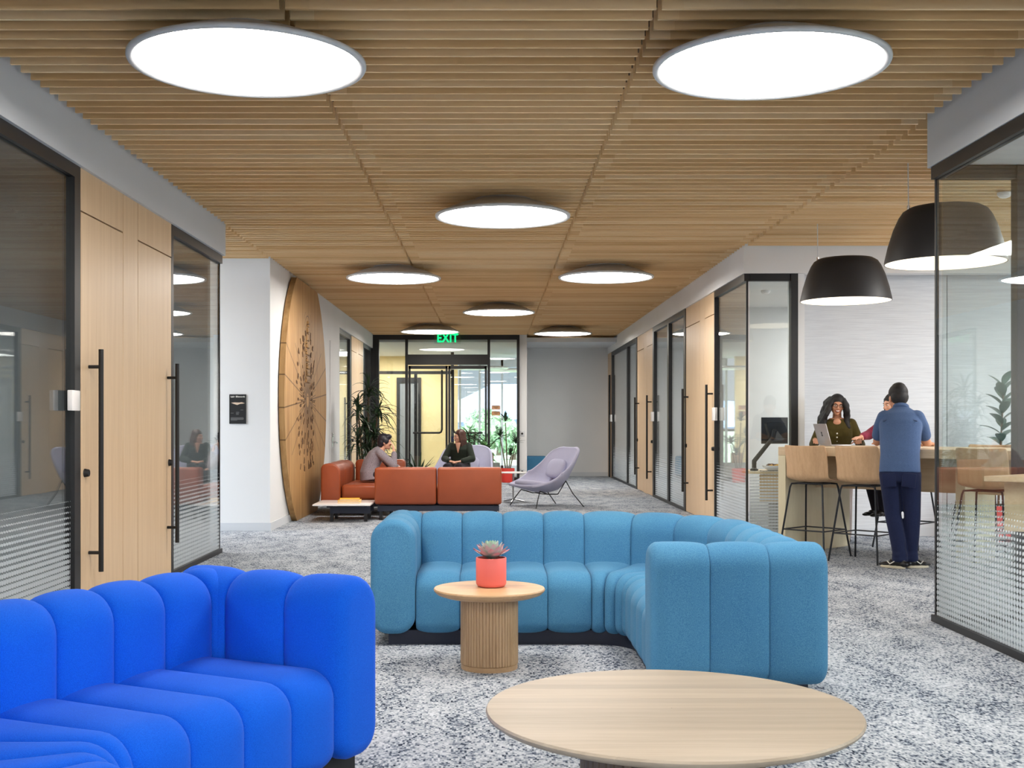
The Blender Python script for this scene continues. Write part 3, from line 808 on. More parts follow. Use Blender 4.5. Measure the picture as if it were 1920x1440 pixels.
# the run along the wall side, back on the outside, rounded
def armsec(): return rrect(-0.16,0.16,0.22,0.76,0.02,0.02,0.06,0.15,ns=7)
bk = MB(); sts = stations([('L',(-2.30+1.2,16.66-17.2),(0,1),(-1,0),1.82,3)],0.012,True,True,0.03)
sweep(bk, sts, [(q,z,a,b) for q,z,a,b in rrect(-0.15,0.13,0.20,0.75,0.02,0.02,0.08,0.13,ns=7)])
bk.build('side_back', M['leather'], so, smooth=True, angle=70)
sbox('far_back', (-2.12,-1.35,18.22,18.5,0.22,0.76), M['leather'], 0.05)
sbox('seat_cushion', (-2.14,-1.42,16.68,18.21,0.22,0.45), M['leather'], 0.05)
# steel base: beams and legs
b = MB()
for y in (16.05,16.9): b.box(-0.36 if y<16.5 else -0.95,1.3,y-17.2-0.03,y-17.2+0.03,0.125,0.20)
b.box(-1.15,-1.09,-0.5,1.25,0.125,0.2); b.box(-0.3,-0.24,-0.2,1.25,0.125,0.2); b.box(1.22,1.3,-1.12,-0.27,0.125,0.2)
b.build('base_frame', M['navy'], so)
for x,y in ((-1.52,16.1),(0.05,16.1),(0.05,16.9),(-2.25,18.3),(-1.45,18.3),(-2.25,16.95),(-1.45,16.95)):
    sbox('leg', (x-0.022,x+0.022,y-0.022,y+0.022,0.0,0.13), M['black_metal'], 0.003, 1)
st = thing('side_table', 'low white topped table at the end of the cognac sofa holding books', 'table', (-1.98,16.08,0))
MB().box(-0.41,0.36,-0.46,0.44,0.222,0.245).build('tabletop', M['white_lam'], st, bevel=0.006)
MB().box(-0.2,0.34,-0.27,-0.21,0.11,0.20).box(-0.2,0.34,0.2,0.26,0.11,0.20).box(-0.2,-0.14,-0.21,0.2,0.11,0.2).box(-0.12,-0.04,-0.2,0.2,0.2,0.222).build('frame', M['navy'], st)
for x,y in ((-0.178,-0.24),(-0.178,0.23),(0.28,-0.24),(0.28,0.23)):
    MB().box(x-0.022,x+0.022,y-0.022,y+0.022,0,0.222).build('leg', M['black_metal'], st)
z = 0.246
for i,(sx,sy,rz,cm,lab) in enumerate(((0.30,0.24,0.04,'yellow_book','yellow book at the bottom of the pile on the white table'),(0.29,0.235,-0.05,'yellow_book','yellow book in the middle of the pile on the white table'),(0.27,0.22,0.1,'yellow_book','topmost yellow book of the pile on the white table'))):
    h = (0.022,0.02,0.016)[i]
    bk = thing('book', lab, 'book', (-1.93,15.95,z), rz, 'books on the white table')
    cv = MB(); cv.box(-sx/2,sx/2,-sy/2,sy/2,0,0.003); cv.box(-sx/2,sx/2,-sy/2,sy/2,h-0.003,h); cv.box(-sx/2,-sx/2+0.003,-sy/2,sy/2,0.003,h-0.003); cv.build('cover', M[cm], bk)
    MB().box(-sx/2+0.004,sx/2-0.004,-sy/2+0.004,sy/2-0.004,0.0032,h-0.0032).build('pages', M['paper'], bk)
    z += h+0.0005

# ================================================================== lilac lounge chairs
def make_lounge(loc, rotz, label):
    t = thing('lounge_chair', label, 'armchair', loc, rotz, 'lilac upholstered lounge chairs')
    # profile along the seat (front = -y): (y, z, halfwidth, lip height)
    prof = [(-0.47,0.345,0.36,0.00),(-0.44,0.33,0.42,0.02),(-0.34,0.29,0.485,0.10),(-0.18,0.245,0.52,0.20),(0.0,0.235,0.53,0.30),(0.14,0.27,0.53,0.34),(0.25,0.38,0.515,0.30),(0.32,0.54,0.495,0.22),(0.375,0.66,0.465,0.16),(0.42,0.78,0.445,0.12),(0.448,0.86,0.40,0.08),(0.462,0.915,0.315,0.045),(0.468,0.942,0.17,0.015)]
    NU = 17; outer = []
    for i,(y,z,wd,lip) in enumerate(prof):
        row = []
        # forward direction in the profile plane (normal to the path)
        j0, j1 = max(0,i-1), min(len(prof)-1,i+1)
        ty, tz = prof[j1][0]-prof[j0][0], prof[j1][1]-prof[j0][1]; l = math.hypot(ty,tz); ny, nz = -tz/l, ty/l
        for k in range(NU):
            u = -1+2*k/(NU-1); a = u*R(78)
            x = wd*math.sin(a)/math.sin(R(78)); lift = (1-math.cos(a))/(1-math.cos(R(78)))*lip
            row.append(Vector((x, y+ny*lift, z+nz*lift)))
        outer.append(row)
    sh = MB(); n = len(prof); vs = [p for r in outer for p in r]
    fs = [(i*NU+k,i*NU+k+1,(i+1)*NU+k+1,(i+1)*NU+k) for i in range(n-1) for k in range(NU-1)]
    sh.add(vs, fs)
    o = sh.build('shell', M['lilac'], t, smooth=True, angle=80)
    s = o.modifiers.new('thickness','SOLIDIFY'); s.thickness = 0.045; s.offset = 0
    s = o.modifiers.new('smooth','SUBSURF'); s.levels = 1; s.render_levels = 2
    def cushion(name, c, rad, rx):
        m = MB(); m.ell((0,0,0),(1,1,1),nu=28,nv=16)
        vs = []
        for p in m.v:
            q = [math.copysign(abs(v)**0.62, v) for v in p]
            vs.append(Vector((q[0]*rad[0], q[1]*rad[1], q[2]*rad[2])))
        m.v = vs
        Mx = Matrix.Translation(c) @ Matrix.Rotation(rx,4,'X'); m.v = [Mx @ v for v in m.v]
        return m.build(name, M['lilac'], t, smooth=True, angle=80)
    cushion('seat_cushion', Vector((0,-0.16,0.345)), (0.36,0.30,0.06), R(-9))
    cushion('back_cushion', Vector((0,0.20,0.60)), (0.25,0.055,0.16), R(-22))
    def rod(name, pts): return MB().tube(pts, 0.0085, 8).build(name, M['black_metal'], t, smooth=True)
    for s in (-1,1):
        rod('leg', [(s*0.30,-0.28,0.26),(s*0.36,-0.35,0.14),(s*0.42,-0.42,0.0)])
        rod('leg', [(s*0.42,0.12,0.42),(s*0.40,0.26,0.22),(s*0.43,0.45,0.0)])
        rod('side_rail', [(s*0.30,-0.28,0.26),(s*0.24,-0.1,0.205),(s*0.28,0.06,0.205),(s*0.42,0.12,0.42)])
    rod('cross_rail', [(-0.24,-0.05,0.205),(0,-0.05,0.195),(0.24,-0.05,0.205)])
    return t
lc1 = make_lounge((0.86,18.75,0), R(-62), 'lilac lounge chair standing alone before the pale end wall')
lc2 = dup(lc1, (-0.50,20.25,0), R(-12), 'lilac lounge chair in which the woman in dark green sits')

# slim white table beside the chair
wt = thing('side_table', 'slim white cafe table between the cognac sofa and the lone lilac chair', 'table', (0.36,19.7,0))
MB().lathe([(0.002,0.49),(0.24,0.49),(0.245,0.497),(0.24,0.505),(0.002,0.505)], 40, close=False).build('tabletop', M['white_lam'], wt, smooth=True, angle=40)
MB().tube([(0.0,0,0.03),(0,0,0.491)], 0.014, 12).build('stem', M['chrome'], wt, smooth=True)
for k in range(3):
    a = R(20+120*k); MB().tube([(0,0,0.05),(0.2*math.cos(a),0.2*math.sin(a),0.01)], [0.013,0.009], 8).build('foot', M['chrome'], wt, smooth=True)

# teal ottoman in the back nook
ot = thing('ottoman', 'teal ottoman in the nook behind the lone lilac chair', 'ottoman', (1.05,28.7,0))
MB().box(-0.22,0.3,-0.3,0.3,0.04,0.52).build('cushion', M['teal'], ot, bevel=0.06, seg=4)
MB().box(-0.18,0.26,-0.26,0.26,0,0.04).build('plinth', M['navy'], ot)

# ================================================================== bar table, stools
A45 = R(-46.3)
BT = Vector((2.906,11.906,0))
bt = thing('bar_table', 'tall oak bar table with slab ends where three people meet', 'table', BT, A45)
# local x along the front edge (to the near right), local y across the width
TW = 1.27; TLn = 2.75; TH_ = 1.088
MB().box(0,TLn,0,TW,TH_-0.085,TH_).build('tabletop', M['oak_bar'], bt, bevel=0.003, seg=1)
MB().box(0,0.085,0.0,TW,0.0,TH_-0.086).build('end_panel', M['oak_bar_end'], bt, bevel=0.003, seg=1)
MB().box(1.70,1.79,0.31,0.96,0.0,TH_-0.086).build('end_panel', M['oak_bar_end'], bt, bevel=0.003, seg=1)
MB().box(0.087,1.698,0.58,0.64,0.66,TH_-0.087).build('modesty_panel', M['oak_bar'], bt, bevel=0.003, seg=1)
MB().box(1.792,TLn,0.58,0.64,0.66,TH_-0.087).build('modesty_panel', M['oak_bar'], bt, bevel=0.003, seg=1)
def bar_pt(x,y,z=0): return Matrix.Translation(BT) @ Matrix.Rotation(A45,4,'Z') @ Vector((x,y,z))
def make_stool(loc, rotz, label):
    """front of the stool is +y (towards the table), back shell at -y"""
    t = thing('bar_stool', label, 'bar stool', loc, rotz, 'oak shell bar stools at the tall table')
    NU = 15; prof = [(0.20,0.762,0.20,0.0),(0.14,0.755,0.222,0.004),(0.02,0.745,0.232,0.012),(-0.10,0.745,0.235,0.02),(-0.165,0.765,0.235,0.03),(-0.195,0.815,0.232,0.045),(-0.212,0.90,0.232,0.055),(-0.228,1.0,0.234,0.05),(-0.238,1.08,0.232,0.042),(-0.242,1.105,0.222,0.038)]
    rows = []
    for i,(y,z,wd,cv) in enumerate(prof):
        j0,j1 = max(0,i-1),min(len(prof)-1,i+1); ty,tz = prof[j1][0]-prof[j0][0],prof[j1][1]-prof[j0][1]; l = math.hypot(ty,tz); ny,nz = tz/l,-ty/l
        rows.append([Vector((wd*u, y+ny*cv*u*u*1.4, z+nz*cv*u*u*1.4)) for u in [-1+2*k/(NU-1) for k in range(NU)]])
    n = len(rows); m = MB().add([p for r in rows for p in r], [(i*NU+k,i*NU+k+1,(i+1)*NU+k+1,(i+1)*NU+k) for i in range(n-1) for k in range(NU-1)])
    o = m.build('seat_shell', M['ply'], t, smooth=True, angle=80)
    s = o.modifiers.new('thickness','SOLIDIFY'); s.thickness = 0.014; s.offset = 0
    s = o.modifiers.new('smooth','SUBSURF'); s.levels = 1; s.render_levels = 1
    tops = {(-1,-1):(-0.17,-0.15),(1,-1):(0.17,-0.15),(1,1):(0.17,0.13),(-1,1):(-0.17,0.13)}
    foot = {}
    for k,(x,y) in tops.items():
        fx,fy = k[0]*0.255,k[1]*0.255; foot[k] = (x,y,fx,fy)
        MB().tube([(x*0.7,y*0.8,0.728),(x,y,0.724),(x*1.06,y*1.06,0.69),(fx,fy,0.0)], 0.0095, 8).build('leg', M['chair_metal'], t, smooth=True)
    MB().tube([(-0.12,-0.12,0.728),(0.12,-0.12,0.728),(0.12,0.1,0.728),(-0.12,0.1,0.728),(-0.12,-0.12,0.728)],0.009,8).build('seat_rail', M['chair_metal'], t, smooth=True)
    ks = [(-1,-1),(1,-1),(1,1),(-1,1)]
    def onleg(k,z):
        x,y,fx,fy = foot[k]; f = 1-z/0.69; return (x*1.06+(fx-x*1.06)*f, y*1.06+(fy-y*1.06)*f, z)
    for i in range(4):
        MB().tube([onleg(ks[i],0.27),onleg(ks[(i+1)%4],0.27)], 0.007, 8).build('footrest', M['chair_metal'], t, smooth=True)
    return t
stA = math.atan2(-0.72,0.69)
s1 = make_stool((3.225,11.72,0), stA, 'oak shell bar stool in front of the table end panel, first in the row')
dup(s1, (3.605,11.30,0), stA, 'oak shell bar stool standing next to the man in the blue shirt')
dup(s1, (4.44,10.46,0), stA, 'oak shell bar stool seen through the corner glass at the near side')
ws = dup(s1, (4.44,12.56,0), stA+PI, 'oak shell bar stool on which the woman in pink sits')
dup(s1, (4.95,11.83,0), stA+PI, 'empty oak shell bar stool across the table behind the man')
dup(s1, (5.55,11.12,0), stA+PI, 'oak shell bar stool across the table near the rubber plant')

# table in the near glass room
nt_ = thing('meeting_table', 'oak table corner inside the glass room by the dark post', 'table', (3.06,7.30,0), 0)
MB().prism([(0.0,0.0),(0.55,-0.42),(1.9,-0.42),(1.9,0.42),(0.55,0.42)], 0.965,1.0).build('tabletop', M['oak_bar'], nt_, bevel=0.004, seg=1)
MB().prism([(0.12,-0.02),(0.6,-0.36),(0.64,-0.32),(0.18,0.02)],0.66,0.964).prism([(0.64,-0.36),(1.8,-0.36),(1.8,-0.3),(0.66,-0.3)],0.66,0.964).build('apron', M['oak_bar'], nt_)
for x,y in ((0.75,-0.25),(1.7,-0.25),(0.75,0.3),(1.7,0.3)):
    MB().box(x-0.03,x+0.03,y-0.03,y+0.03,0,0.964).build('leg', M['black_metal'], nt_)

# ================================================================== small room behind the glass corner: desk, monitor on arm, bowl
dk = thing('desk', 'oak desk with rounded end behind the glass corner', 'desk', (3.15,14.75,0))
MB().prism([(0.02+0.25-0.25*math.cos(R(a)),0.3-0.3*math.sin(R(a))) for a in range(0,181,15)][::-1][::-1] + [(2.2,0.0),(2.2,0.6)][::1], 0.70,0.735) if False else None
poly = [(0.3-0.3*math.cos(R(a)), -0.32*math.sin(R(a))) for a in range(-90,91,15)]
poly = [(0.3-0.3*math.cos(R(a)), 0.32*math.sin(R(a))) for a in range(90,-91,-15)] + [(2.2,-0.32),(2.2,0.32)]
MB().prism(poly, 0.70,0.735).build('tabletop', M['oak_bar'], dk, bevel=0.003, seg=1)
MB().box(0.16,2.0,-0.26,-0.24,0.36,0.699).build('modesty_panel', M['oak'], dk)
for x in (0.4,1.9): MB().box(x-0.025,x+0.025,-0.2,0.2,0,0.699).build('leg', M['black_metal'], dk)
MB().box(0.45,1.85,0.0,0.24,0.05,0.36).build('pedestal', M['black_matte'], dk) 
mo = thing('monitor', 'black monitor seen from behind on a sloping arm', 'monitor', (3.27,14.62,0.735))
MB().lathe([(0.05,0.0),(0.05,0.02),(0.03,0.03),(0.025,0.1)],20).build('clamp', M['black_matte'], mo, smooth=True)
MB().tube([(0,0,0.08),(0.0,0.0,0.12),(0.22,-0.02,0.40)],[0.03,0.03,0.026],10).build('arm', M['black_matte'], mo, smooth=True)
MB().tube([(0.22,-0.02,0.40),(0.24,-0.02,0.50),(0.26,0.0,0.50)],0.024,10).box(0.2,0.3,0.0,0.03,0.43,0.56).build('mount', M['black_matte'], mo, smooth=True)
Mm = Matrix.Translation((0.36,0.05,0.5)) @ Matrix.Rotation(R(8),4,'Z')
MB().box(-0.27,0.27,-0.012,0.012,-0.165,0.165,M=Mm).build('housing', M['screen_black'], mo, bevel=0.004)
MB().box(-0.2,0.15,-0.03,-0.0125,-0.1,0.1,M=Mm).build('rear_cover', M['black_matte'], mo, bevel=0.01)
bw = thing('snack_bowl', 'white bowl of wrapped snacks on the desk under the monitor', 'bowl', (3.47,14.50,0.736))
MB().lathe([(0.03,0.0),(0.05,0.002),(0.115,0.045),(0.125,0.07),(0.12,0.07),(0.108,0.045),(0.045,0.01),(0.002,0.008)],32,close=False).build('bowl', M['white_lam'], bw, smooth=True)
rng = random.Random(8); M['snack_a'] = plain('snack_gold',(226,168,60),0.35); M['snack_b'] = plain('snack_brown',(96,60,44),0.4)
for mname in ('snack_a','snack_b'):
    m = MB()
    for i in range(7): m.ell((rng.uniform(-.06,.06),rng.uniform(-.06,.06),0.062+rng.uniform(0,.022)),(0.026,0.014,0.01),M=None,nu=8,nv=6)
    o = m.build('snacks', M[mname], bw, smooth=True); o['kind'] = 'stuff'
o = MB().tube([(3.30,14.46,0.741),(3.34,14.40,0.741),(3.46,14.36,0.747),(3.56,14.38,0.742),(3.66,14.44,0.741)],0.005,6).build('desk_cable', M['black_matte'], None, smooth=True); tag(o,'black cable lying across the desk beside the snack bowl','cable')

# laptop
LP = Vector((3.50,12.32,TH_+0.002)); lrot = math.atan2(0.16,0.99)
lt = thing('laptop', 'open silver laptop on the bar table before the woman in olive', 'laptop', LP, lrot)
MB().box(0.0,0.22,-0.15,0.15,0.0,0.014).build('base', M['laptop'], lt, bevel=0.004)
MB().box(0.03,0.13,-0.13,0.13,0.0142,0.0155).build('keyboard', M['screen_black'], lt)
Ml = Matrix.Translation((0,0,0.014)) @ Matrix.Rotation(R(-16),4,'Y')
sc_ = MB().box(-0.004,0.004,-0.15,0.15,0.0,0.225,M=Ml).build('lid', M['laptop'], lt, bevel=0.002)
mk = MB()
for a in (-1,1):
    for b_ in (-1,1): mk.box(-0.0052,-0.0042,a*0.007-0.006,a*0.007+0.006,0.115+b_*0.013-0.011,0.115+b_*0.013+0.011,M=Ml)
mk.build('logo', M['screen_black'], sc_)
MB().box(0.0042,0.005,-0.14,0.14,0.012,0.215,M=Ml).build('screen', M['screen_black'], sc_)
# ================================================================== people
def remesh(name, mb, m, parent, voxel=0.008, smooth=4, factor=0.5):
    me = bpy.data.meshes.new(name+'_raw'); me.from_pydata([tuple(v) for v in mb.v], [], mb.f)
    o = bpy.data.objects.new(name+'_raw', me); C.objects.link(o)
    r = o.modifiers.new('r','REMESH'); r.mode = 'VOXEL'; r.voxel_size = voxel; r.use_smooth_shade = True
    s = o.modifiers.new('s','SMOOTH'); s.factor = factor; s.iterations = smooth
    dg = bpy.context.evaluated_depsgraph_get(); dg.update()
    out = bpy.data.meshes.new_from_object(o.evaluated_get(dg))
    bpy.data.objects.remove(o); bpy.data.meshes.remove(me)
    out.name = name; out.polygons.foreach_set('use_smooth', [True]*len(out.polygons))
    out.materials.clear(); out.materials.append(m)
    ob = bpy.data.objects.new(name, out); C.objects.link(ob)
    if parent is not None: ob.parent = parent
    return ob
def cone(mb, p0, r0, p1, r1, n=16):
    p0 = Vector(p0); p1 = Vector(p1); d = p1-p0; L = d.length
    if L < 1e-5: mb.ell(p0, r0); return
    q = Vector((0,0,1)).rotation_difference(d.normalized()).to_matrix().to_4x4()
    prof = []
    for k in range(6): a = -PI/2+PI/2*k/5; prof.append((max(1e-4,r0*math.cos(a)), r0*math.sin(a)))
    for k in range(6): a = PI/2*k/5; prof.append((max(1e-4,r1*math.cos(a)), L+r1*math.sin(a)))
    mb.lathe(prof, n, Matrix.Translation(p0) @ q)
def chain(mb, pts, rs):
    for i in range(len(pts)-1): cone(mb, pts[i], rs[i], pts[i+1], rs[i+1])
def loft(mb, secs, right=Vector((1,0,0)), n=28, power=2.3):
    """secs: (centre, rx, ry) stacked; superelliptic rings in planes normal to the stacking direction"""
    rings = []; N = len(secs)
    for i,(c,rx,ry) in enumerate(secs):
        a = Vector(secs[max(0,i-1)][0]); b = Vector(secs[min(N-1,i+1)][0]); t = (b-a).normalized()
        x = (right - t*right.dot(t)).normalized(); y = t.cross(x)
        ring = []
        for k in range(n):
            w_ = 2*PI*k/n; cx,sy = math.cos(w_),math.sin(w_)
            ring.append(Vector(c) + x*(math.copysign(abs(cx)**(2/power),cx)*rx) + y*(math.copysign(abs(sy)**(2/power),sy)*ry))
        rings.append(ring)
    mb.rings(rings)
def hand(mb, wrist, fwd, up, s=1.0, side=1, curl=0.35, spread=0.16):
    """palm from the wrist along fwd, back of the hand towards up; side=+1: thumb on +side of fwd x up"""
    f = Vector(fwd).normalized(); u = Vector(up); u = (u-f*u.dot(f)).normalized(); r = f.cross(u)*side
    w_ = Vector(wrist)
    for k in (-1.2,-0.4,0.4,1.2): cone(mb, w_+f*0.015*s+r*k*0.012*s, 0.016*s, w_+f*0.085*s+r*k*0.019*s, 0.0125*s)
    lens = [0.072,0.08,0.075,0.058]; offs = [1.35,0.45,-0.45,-1.35]
    for L,ofs in zip(lens,offs):
        p = w_+f*0.085*s+r*ofs*0.019*s; d = (f + r*ofs*spread*0.5).normalized(); a = curl*0.55
        for seg,rad in ((0.45,0.0092),(0.32,0.0085),(0.23,0.0076)):
            d2 = (d*math.cos(a)-u*math.sin(a)).normalized(); q = p+d2*L*seg*s
            cone(mb, p, rad*s, q, (rad-0.0006)*s, 10); p = q; a += curl*0.5
    p = w_+f*0.028*s+r*0.026*s; d = (f*0.55+r*0.8-u*0.25).normalized()
    for seg,rad in ((0.04,0.0115),(0.03,0.0100),(0.024,0.0088)):
        q = p+d*seg*s; cone(mb,p,rad*s,q,(rad-0.0008)*s,10); p = q; d = (d*0.8+f*0.5-u*0.15).normalized()
def head_mtx(c, yaw=0, pitch=0, roll=0): # head faces +y; yaw>0 turns to its left (-x)... rotation about z
    return Matrix.Translation(Vector(c)) @ Matrix.Rotation(yaw,4,'Z') @ Matrix.Rotation(pitch,4,'X') @ Matrix.Rotation(roll,4,'Y')
def head(mb, H, s=1.0):
    S = H @ Matrix.Scale(s,4)
    E = lambda c,r,Mx=None: mb.ell(c, r, M=S if Mx is None else S @ Mx, nu=24, nv=16)
    E((0,-0.012,0.035),(0.074,0.093,0.082)); E((0,0.02,-0.02),(0.064,0.070,0.088)); E((0,0.045,-0.075),(0.040,0.040,0.034)); E((0,0.068,-0.092),(0.022,0.020,0.020))
    E((0,0.074,0.022),(0.052,0.020,0.014)); E((0.036,0.062,-0.022),(0.024,0.024,0.022)); E((-0.036,0.062,-0.022),(0.024,0.024,0.022))
    for a,b,r0,r1 in (((0,0.088,0.008),(0,0.106,-0.026),0.009,0.0135),):
        cone(mb, S @ Vector(a), r0*s, S @ Vector(b), r1*s)
    for k in (-1,1):
        E((k*0.010,0.096,-0.030),(0.008,0.010,0.008)); E((k*0.074,-0.008,-0.012),(0.010,0.020,0.031))
    E((0,0.087,-0.058),(0.024,0.010,0.010))
M['skin_light'] = plain('skin_light',(222,170,144),0.5,var=0.05,vs=12)
M['skin_warm'] = plain('skin_warm',(196,140,110),0.5,var=0.05,vs=12)
M['skin_tan'] = plain('skin_tan',(166,112,84),0.5,var=0.05,vs=12)
M['hair_black'] = plain('hair_black',(20,17,18),0.65,var=0.35,vs=60,bump=0.3,bs=180)
M['hair_brown'] = plain('hair_brown',(74,44,34),0.45,var=0.3,vs=60,bump=0.3,bs=180)
M['eye_white'] = plain('eye_white',(226,222,216),0.3,var=0.01)
M['eye_dark'] = plain('iris_dark',(36,24,18),0.25)
M['lip'] = plain('lip',(168,82,80),0.45); M['teeth'] = plain('teeth',(236,232,224),0.35)
M['denim'] = fabric('dark_denim',(38,46,78),(22,28,54),380,bump=0.3,sheen=0.1)
M['chambray'] = fabric('blue_chambray',(86,108,146),(58,78,112),420,bump=0.3,sheen=0.1)
M['olive'] = fabric('olive_knit',(82,72,34),(60,52,22),380,bump=0.3,sheen=0.1)
M['cream'] = fabric('cream_twill',(206,190,182),(180,164,156),380,bump=0.2,sheen=0.1)
M['pink'] = fabric('dusty_pink_knit',(168,74,98),(122,44,68),160,bump=0.4,sheen=0.15)
M['charcoal'] = fabric('charcoal_trouser',(44,42,50),(30,28,36),380,bump=0.2,sheen=0.1)
M['greyknit'] = fabric('grey_marl_knit',(168,160,168),(122,116,126),130,bump=0.5,sheen=0.2)
M['darkgreen'] = fabric('dark_green_blouse',(52,60,52),(36,44,38),300,bump=0.2,sheen=0.2)
M['shoe_black'] = plain('black_shoe',(22,22,24),0.35); M['sole'] = plain('cream_sole',(206,196,172),0.6)
def face_bits(parent_body, H, s=1.0, skin=None, smile=False, brow='hair_black'):
    S = H @ Matrix.Scale(s,4)
    for k in (-1,1):
        e = MB().ell((k*0.031,0.0795,0.004),(0.013,0.010,0.0085),M=S,nu=14,nv=10).build('eye', M['eye_white'], parent_body, smooth=True, angle=180)
        MB().ell((k*0.031,0.0885,0.004),(0.0058,0.003,0.0058),M=S,nu=12,nv=8).build('iris', M['eye_dark'], e, smooth=True, angle=180)
        MB().tube([S @ Vector((k*0.015,0.0915,0.020)),S @ Vector((k*0.033,0.0895,0.027)),S @ Vector((k*0.052,0.078,0.021))],[0.0028,0.0034,0.002],8).build('eyebrow', M[brow], parent_body, smooth=True, angle=180)
    if smile:
        mo_ = MB().tube([S @ Vector((x,0.0965-abs(x)*0.55,-0.060+abs(x)**2*9)) for x in (-0.03,-0.018,0,0.018,0.03)],[0.003,0.008,0.0105,0.008,0.003],10).build('mouth', M['lip'], parent_body, smooth=True, angle=180)
        MB().tube([S @ Vector((x,0.1025-abs(x)*0.55,-0.057+abs(x)**2*9)) for x in (-0.02,-0.01,0,0.01,0.02)],[0.002,0.005,0.006,0.005,0.002],10).build('teeth', M['teeth'], mo_, smooth=True, angle=180)
    else:
        MB().tube([S @ Vector((x,0.0975-abs(x)*0.5,-0.058+abs(x)**2*5)) for x in (-0.024,-0.012,0,0.012,0.024)],[0.002,0.005,0.006,0.005,0.002],10).build('mouth', M['lip'], parent_body, smooth=True, angle=180)
def cap_hair(mb, H, s, back=0.0, pts=()):
    S = H @ Matrix.Scale(s,4)
    mb.ell((0,-0.020,0.047),(0.082,0.097,0.084),M=S,nu=26,nv=18)
    mb.ell((0,-0.045,0.0),(0.078,0.072,0.075),M=S,nu=24,nv=16)
def neck(mb, a, b, r=0.052): cone(mb, a, r*1.08, b, r)
def shoe(mb, sole, heel, toe, w_=0.045, h=0.075):
    heel = Vector(heel); toe = Vector(toe); d = (toe-heel); L = d.length; d.normalize(); r = Vector((-d.y,d.x,0)).normalized()
    for t,rad,z in ((0.05,0.036,0.042),(0.25,0.040,0.052),(0.5,0.044,0.044),(0.78,0.046,0.034),(0.93,0.034,0.028)):
        p = heel+d*L*t
        Mx = Matrix.Translation(p+Vector((0,0,z))) @ Matrix(((d.x,r.x,0,0),(d.y,r.y,0,0),(0,0,1,0),(0,0,0,1)))
        mb.ell((0,0,0),(L*0.2,rad,z-0.012),M=Mx)
    mb.ell(heel+d*L*0.14+Vector((0,0,0.075)),(0.042,0.040,0.03))
    if sole is not None:
        pts = []
        for k in range(24):
            a = 2*PI*k/24; ca,sa = math.cos(a),math.sin(a)
            t = 0.5+0.52*math.copysign(abs(ca)**0.8,ca); wv = (0.042+0.008*(t-0.3))*math.copysign(abs(sa)**0.8,sa)
            p = heel+d*L*t+r*wv; pts.append((p.x,p.y))
        sole.prism(pts, heel.z+0.001, heel.z+0.024)

# ---------------------------------------------------------------- man in blue shirt, seen from behind, leaning on the table
MAN = (3.735,10.74,0); man_rz = -math.atan2(0.38,0.925)
mn = thing('person', 'man in blue short sleeved shirt and dark jeans leaning on the table, back turned', 'person', MAN, man_rz)
Hm = head_mtx((-0.035,0.265,1.560), R(28), R(-14), R(4))
b = MB()
loft(b, [((0,0.0,0.86),0.15,0.10),((0,0.0,0.96),0.16,0.11),((0,0.03,1.10),0.145,0.10),((0,0.09,1.25),0.165,0.11),((0,0.155,1.38),0.16,0.09),((0,0.195,1.44),0.08,0.06)])
neck(b, (0,0.19,1.42), (-0.02,0.235,1.51), 0.054); head(b, Hm, 1.0)
for k in (-1,1):
    hip = (k*0.09,0,0.90); kn = (-0.062,0.045,0.49) if k<0 else (0.105,0.06,0.49); an = (0.005,0.0,0.09) if k<0 else (0.088,0.075,0.09)
    chain(b,[hip,kn,an],[0.085,0.056,0.04])
    sh = (k*0.155,0.165,1.375); el = (k*0.212,0.27,1.16); wr = (k*0.235,0.475,1.137)
    chain(b,[sh,el,wr],[0.052,0.043,0.029])
    hand(b,(k*0.236,0.485,1.136),(0.15*k,1,-0.03),(0,0,1),1.0,-k,0.15,0.22)
body = remesh('body', b, M['skin_warm'], mn, 0.006, 4)
face_bits(body, Hm)
h = MB(); cap_hair(h, Hm, 1.05); S = Hm
h.ell((0,-0.03,0.095),(0.066,0.075,0.05),M=S); h.ell((0,0.045,0.09),(0.055,0.05,0.035),M=S); h.ell((0,-0.062,-0.03),(0.066,0.045,0.05),M=S)
remesh('hair', h, M['hair_black'], mn, 0.006, 3)
c = MB()
loft(c, [((0,-0.005,0.875),0.182,0.128),((0,0.0,0.93),0.178,0.126),((0,0.03,1.05),0.172,0.122),((0,0.075,1.18),0.182,0.125),((0,0.125,1.31),0.19,0.12),((0,0.16,1.385),0.175,0.10),((0,0.185,1.435),0.12,0.075),((0,0.20,1.465),0.072,0.064)])
for k in (-1,1): chain(c,[(k*0.140,0.155,1.378),(k*0.182,0.205,1.29),(k*0.202,0.245,1.215)],[0.072,0.066,0.061])
sh_o = remesh('shirt', c, M['chambray'], mn, 0.007, 5)
cl = MB(); loft(cl, [((0,0.183,1.452),0.079,0.070),((0,0.205,1.485),0.071,0.066)]); remesh('collar', cl, M['chambray'], sh_o, 0.006, 2)
MB().tube([(-0.15,0.035,1.345),(-0.07,0.052,1.372),(0,0.058,1.378),(0.07,0.052,1.372),(0.15,0.035,1.345)],0.005,8).build('yoke_seam', plain('chambray_seam',(58,76,108),0.8), sh_o, smooth=True)
j = MB()
loft(j, [((0,0.0,0.80),0.165,0.118),((0,-0.005,0.88),0.17,0.122),((0,0.0,0.955),0.165,0.115)])
chain(j,[(-0.085,0.0,0.86),(-0.062,0.04,0.49),(-0.02,0.005,0.27),(0.0,-0.005,0.12)],[0.098,0.074,0.068,0.062])
chain(j,[(0.09,0.0,0.86),(0.105,0.055,0.49),(0.098,0.07,0.27),(0.088,0.07,0.12)],[0.098,0.074,0.068,0.062])
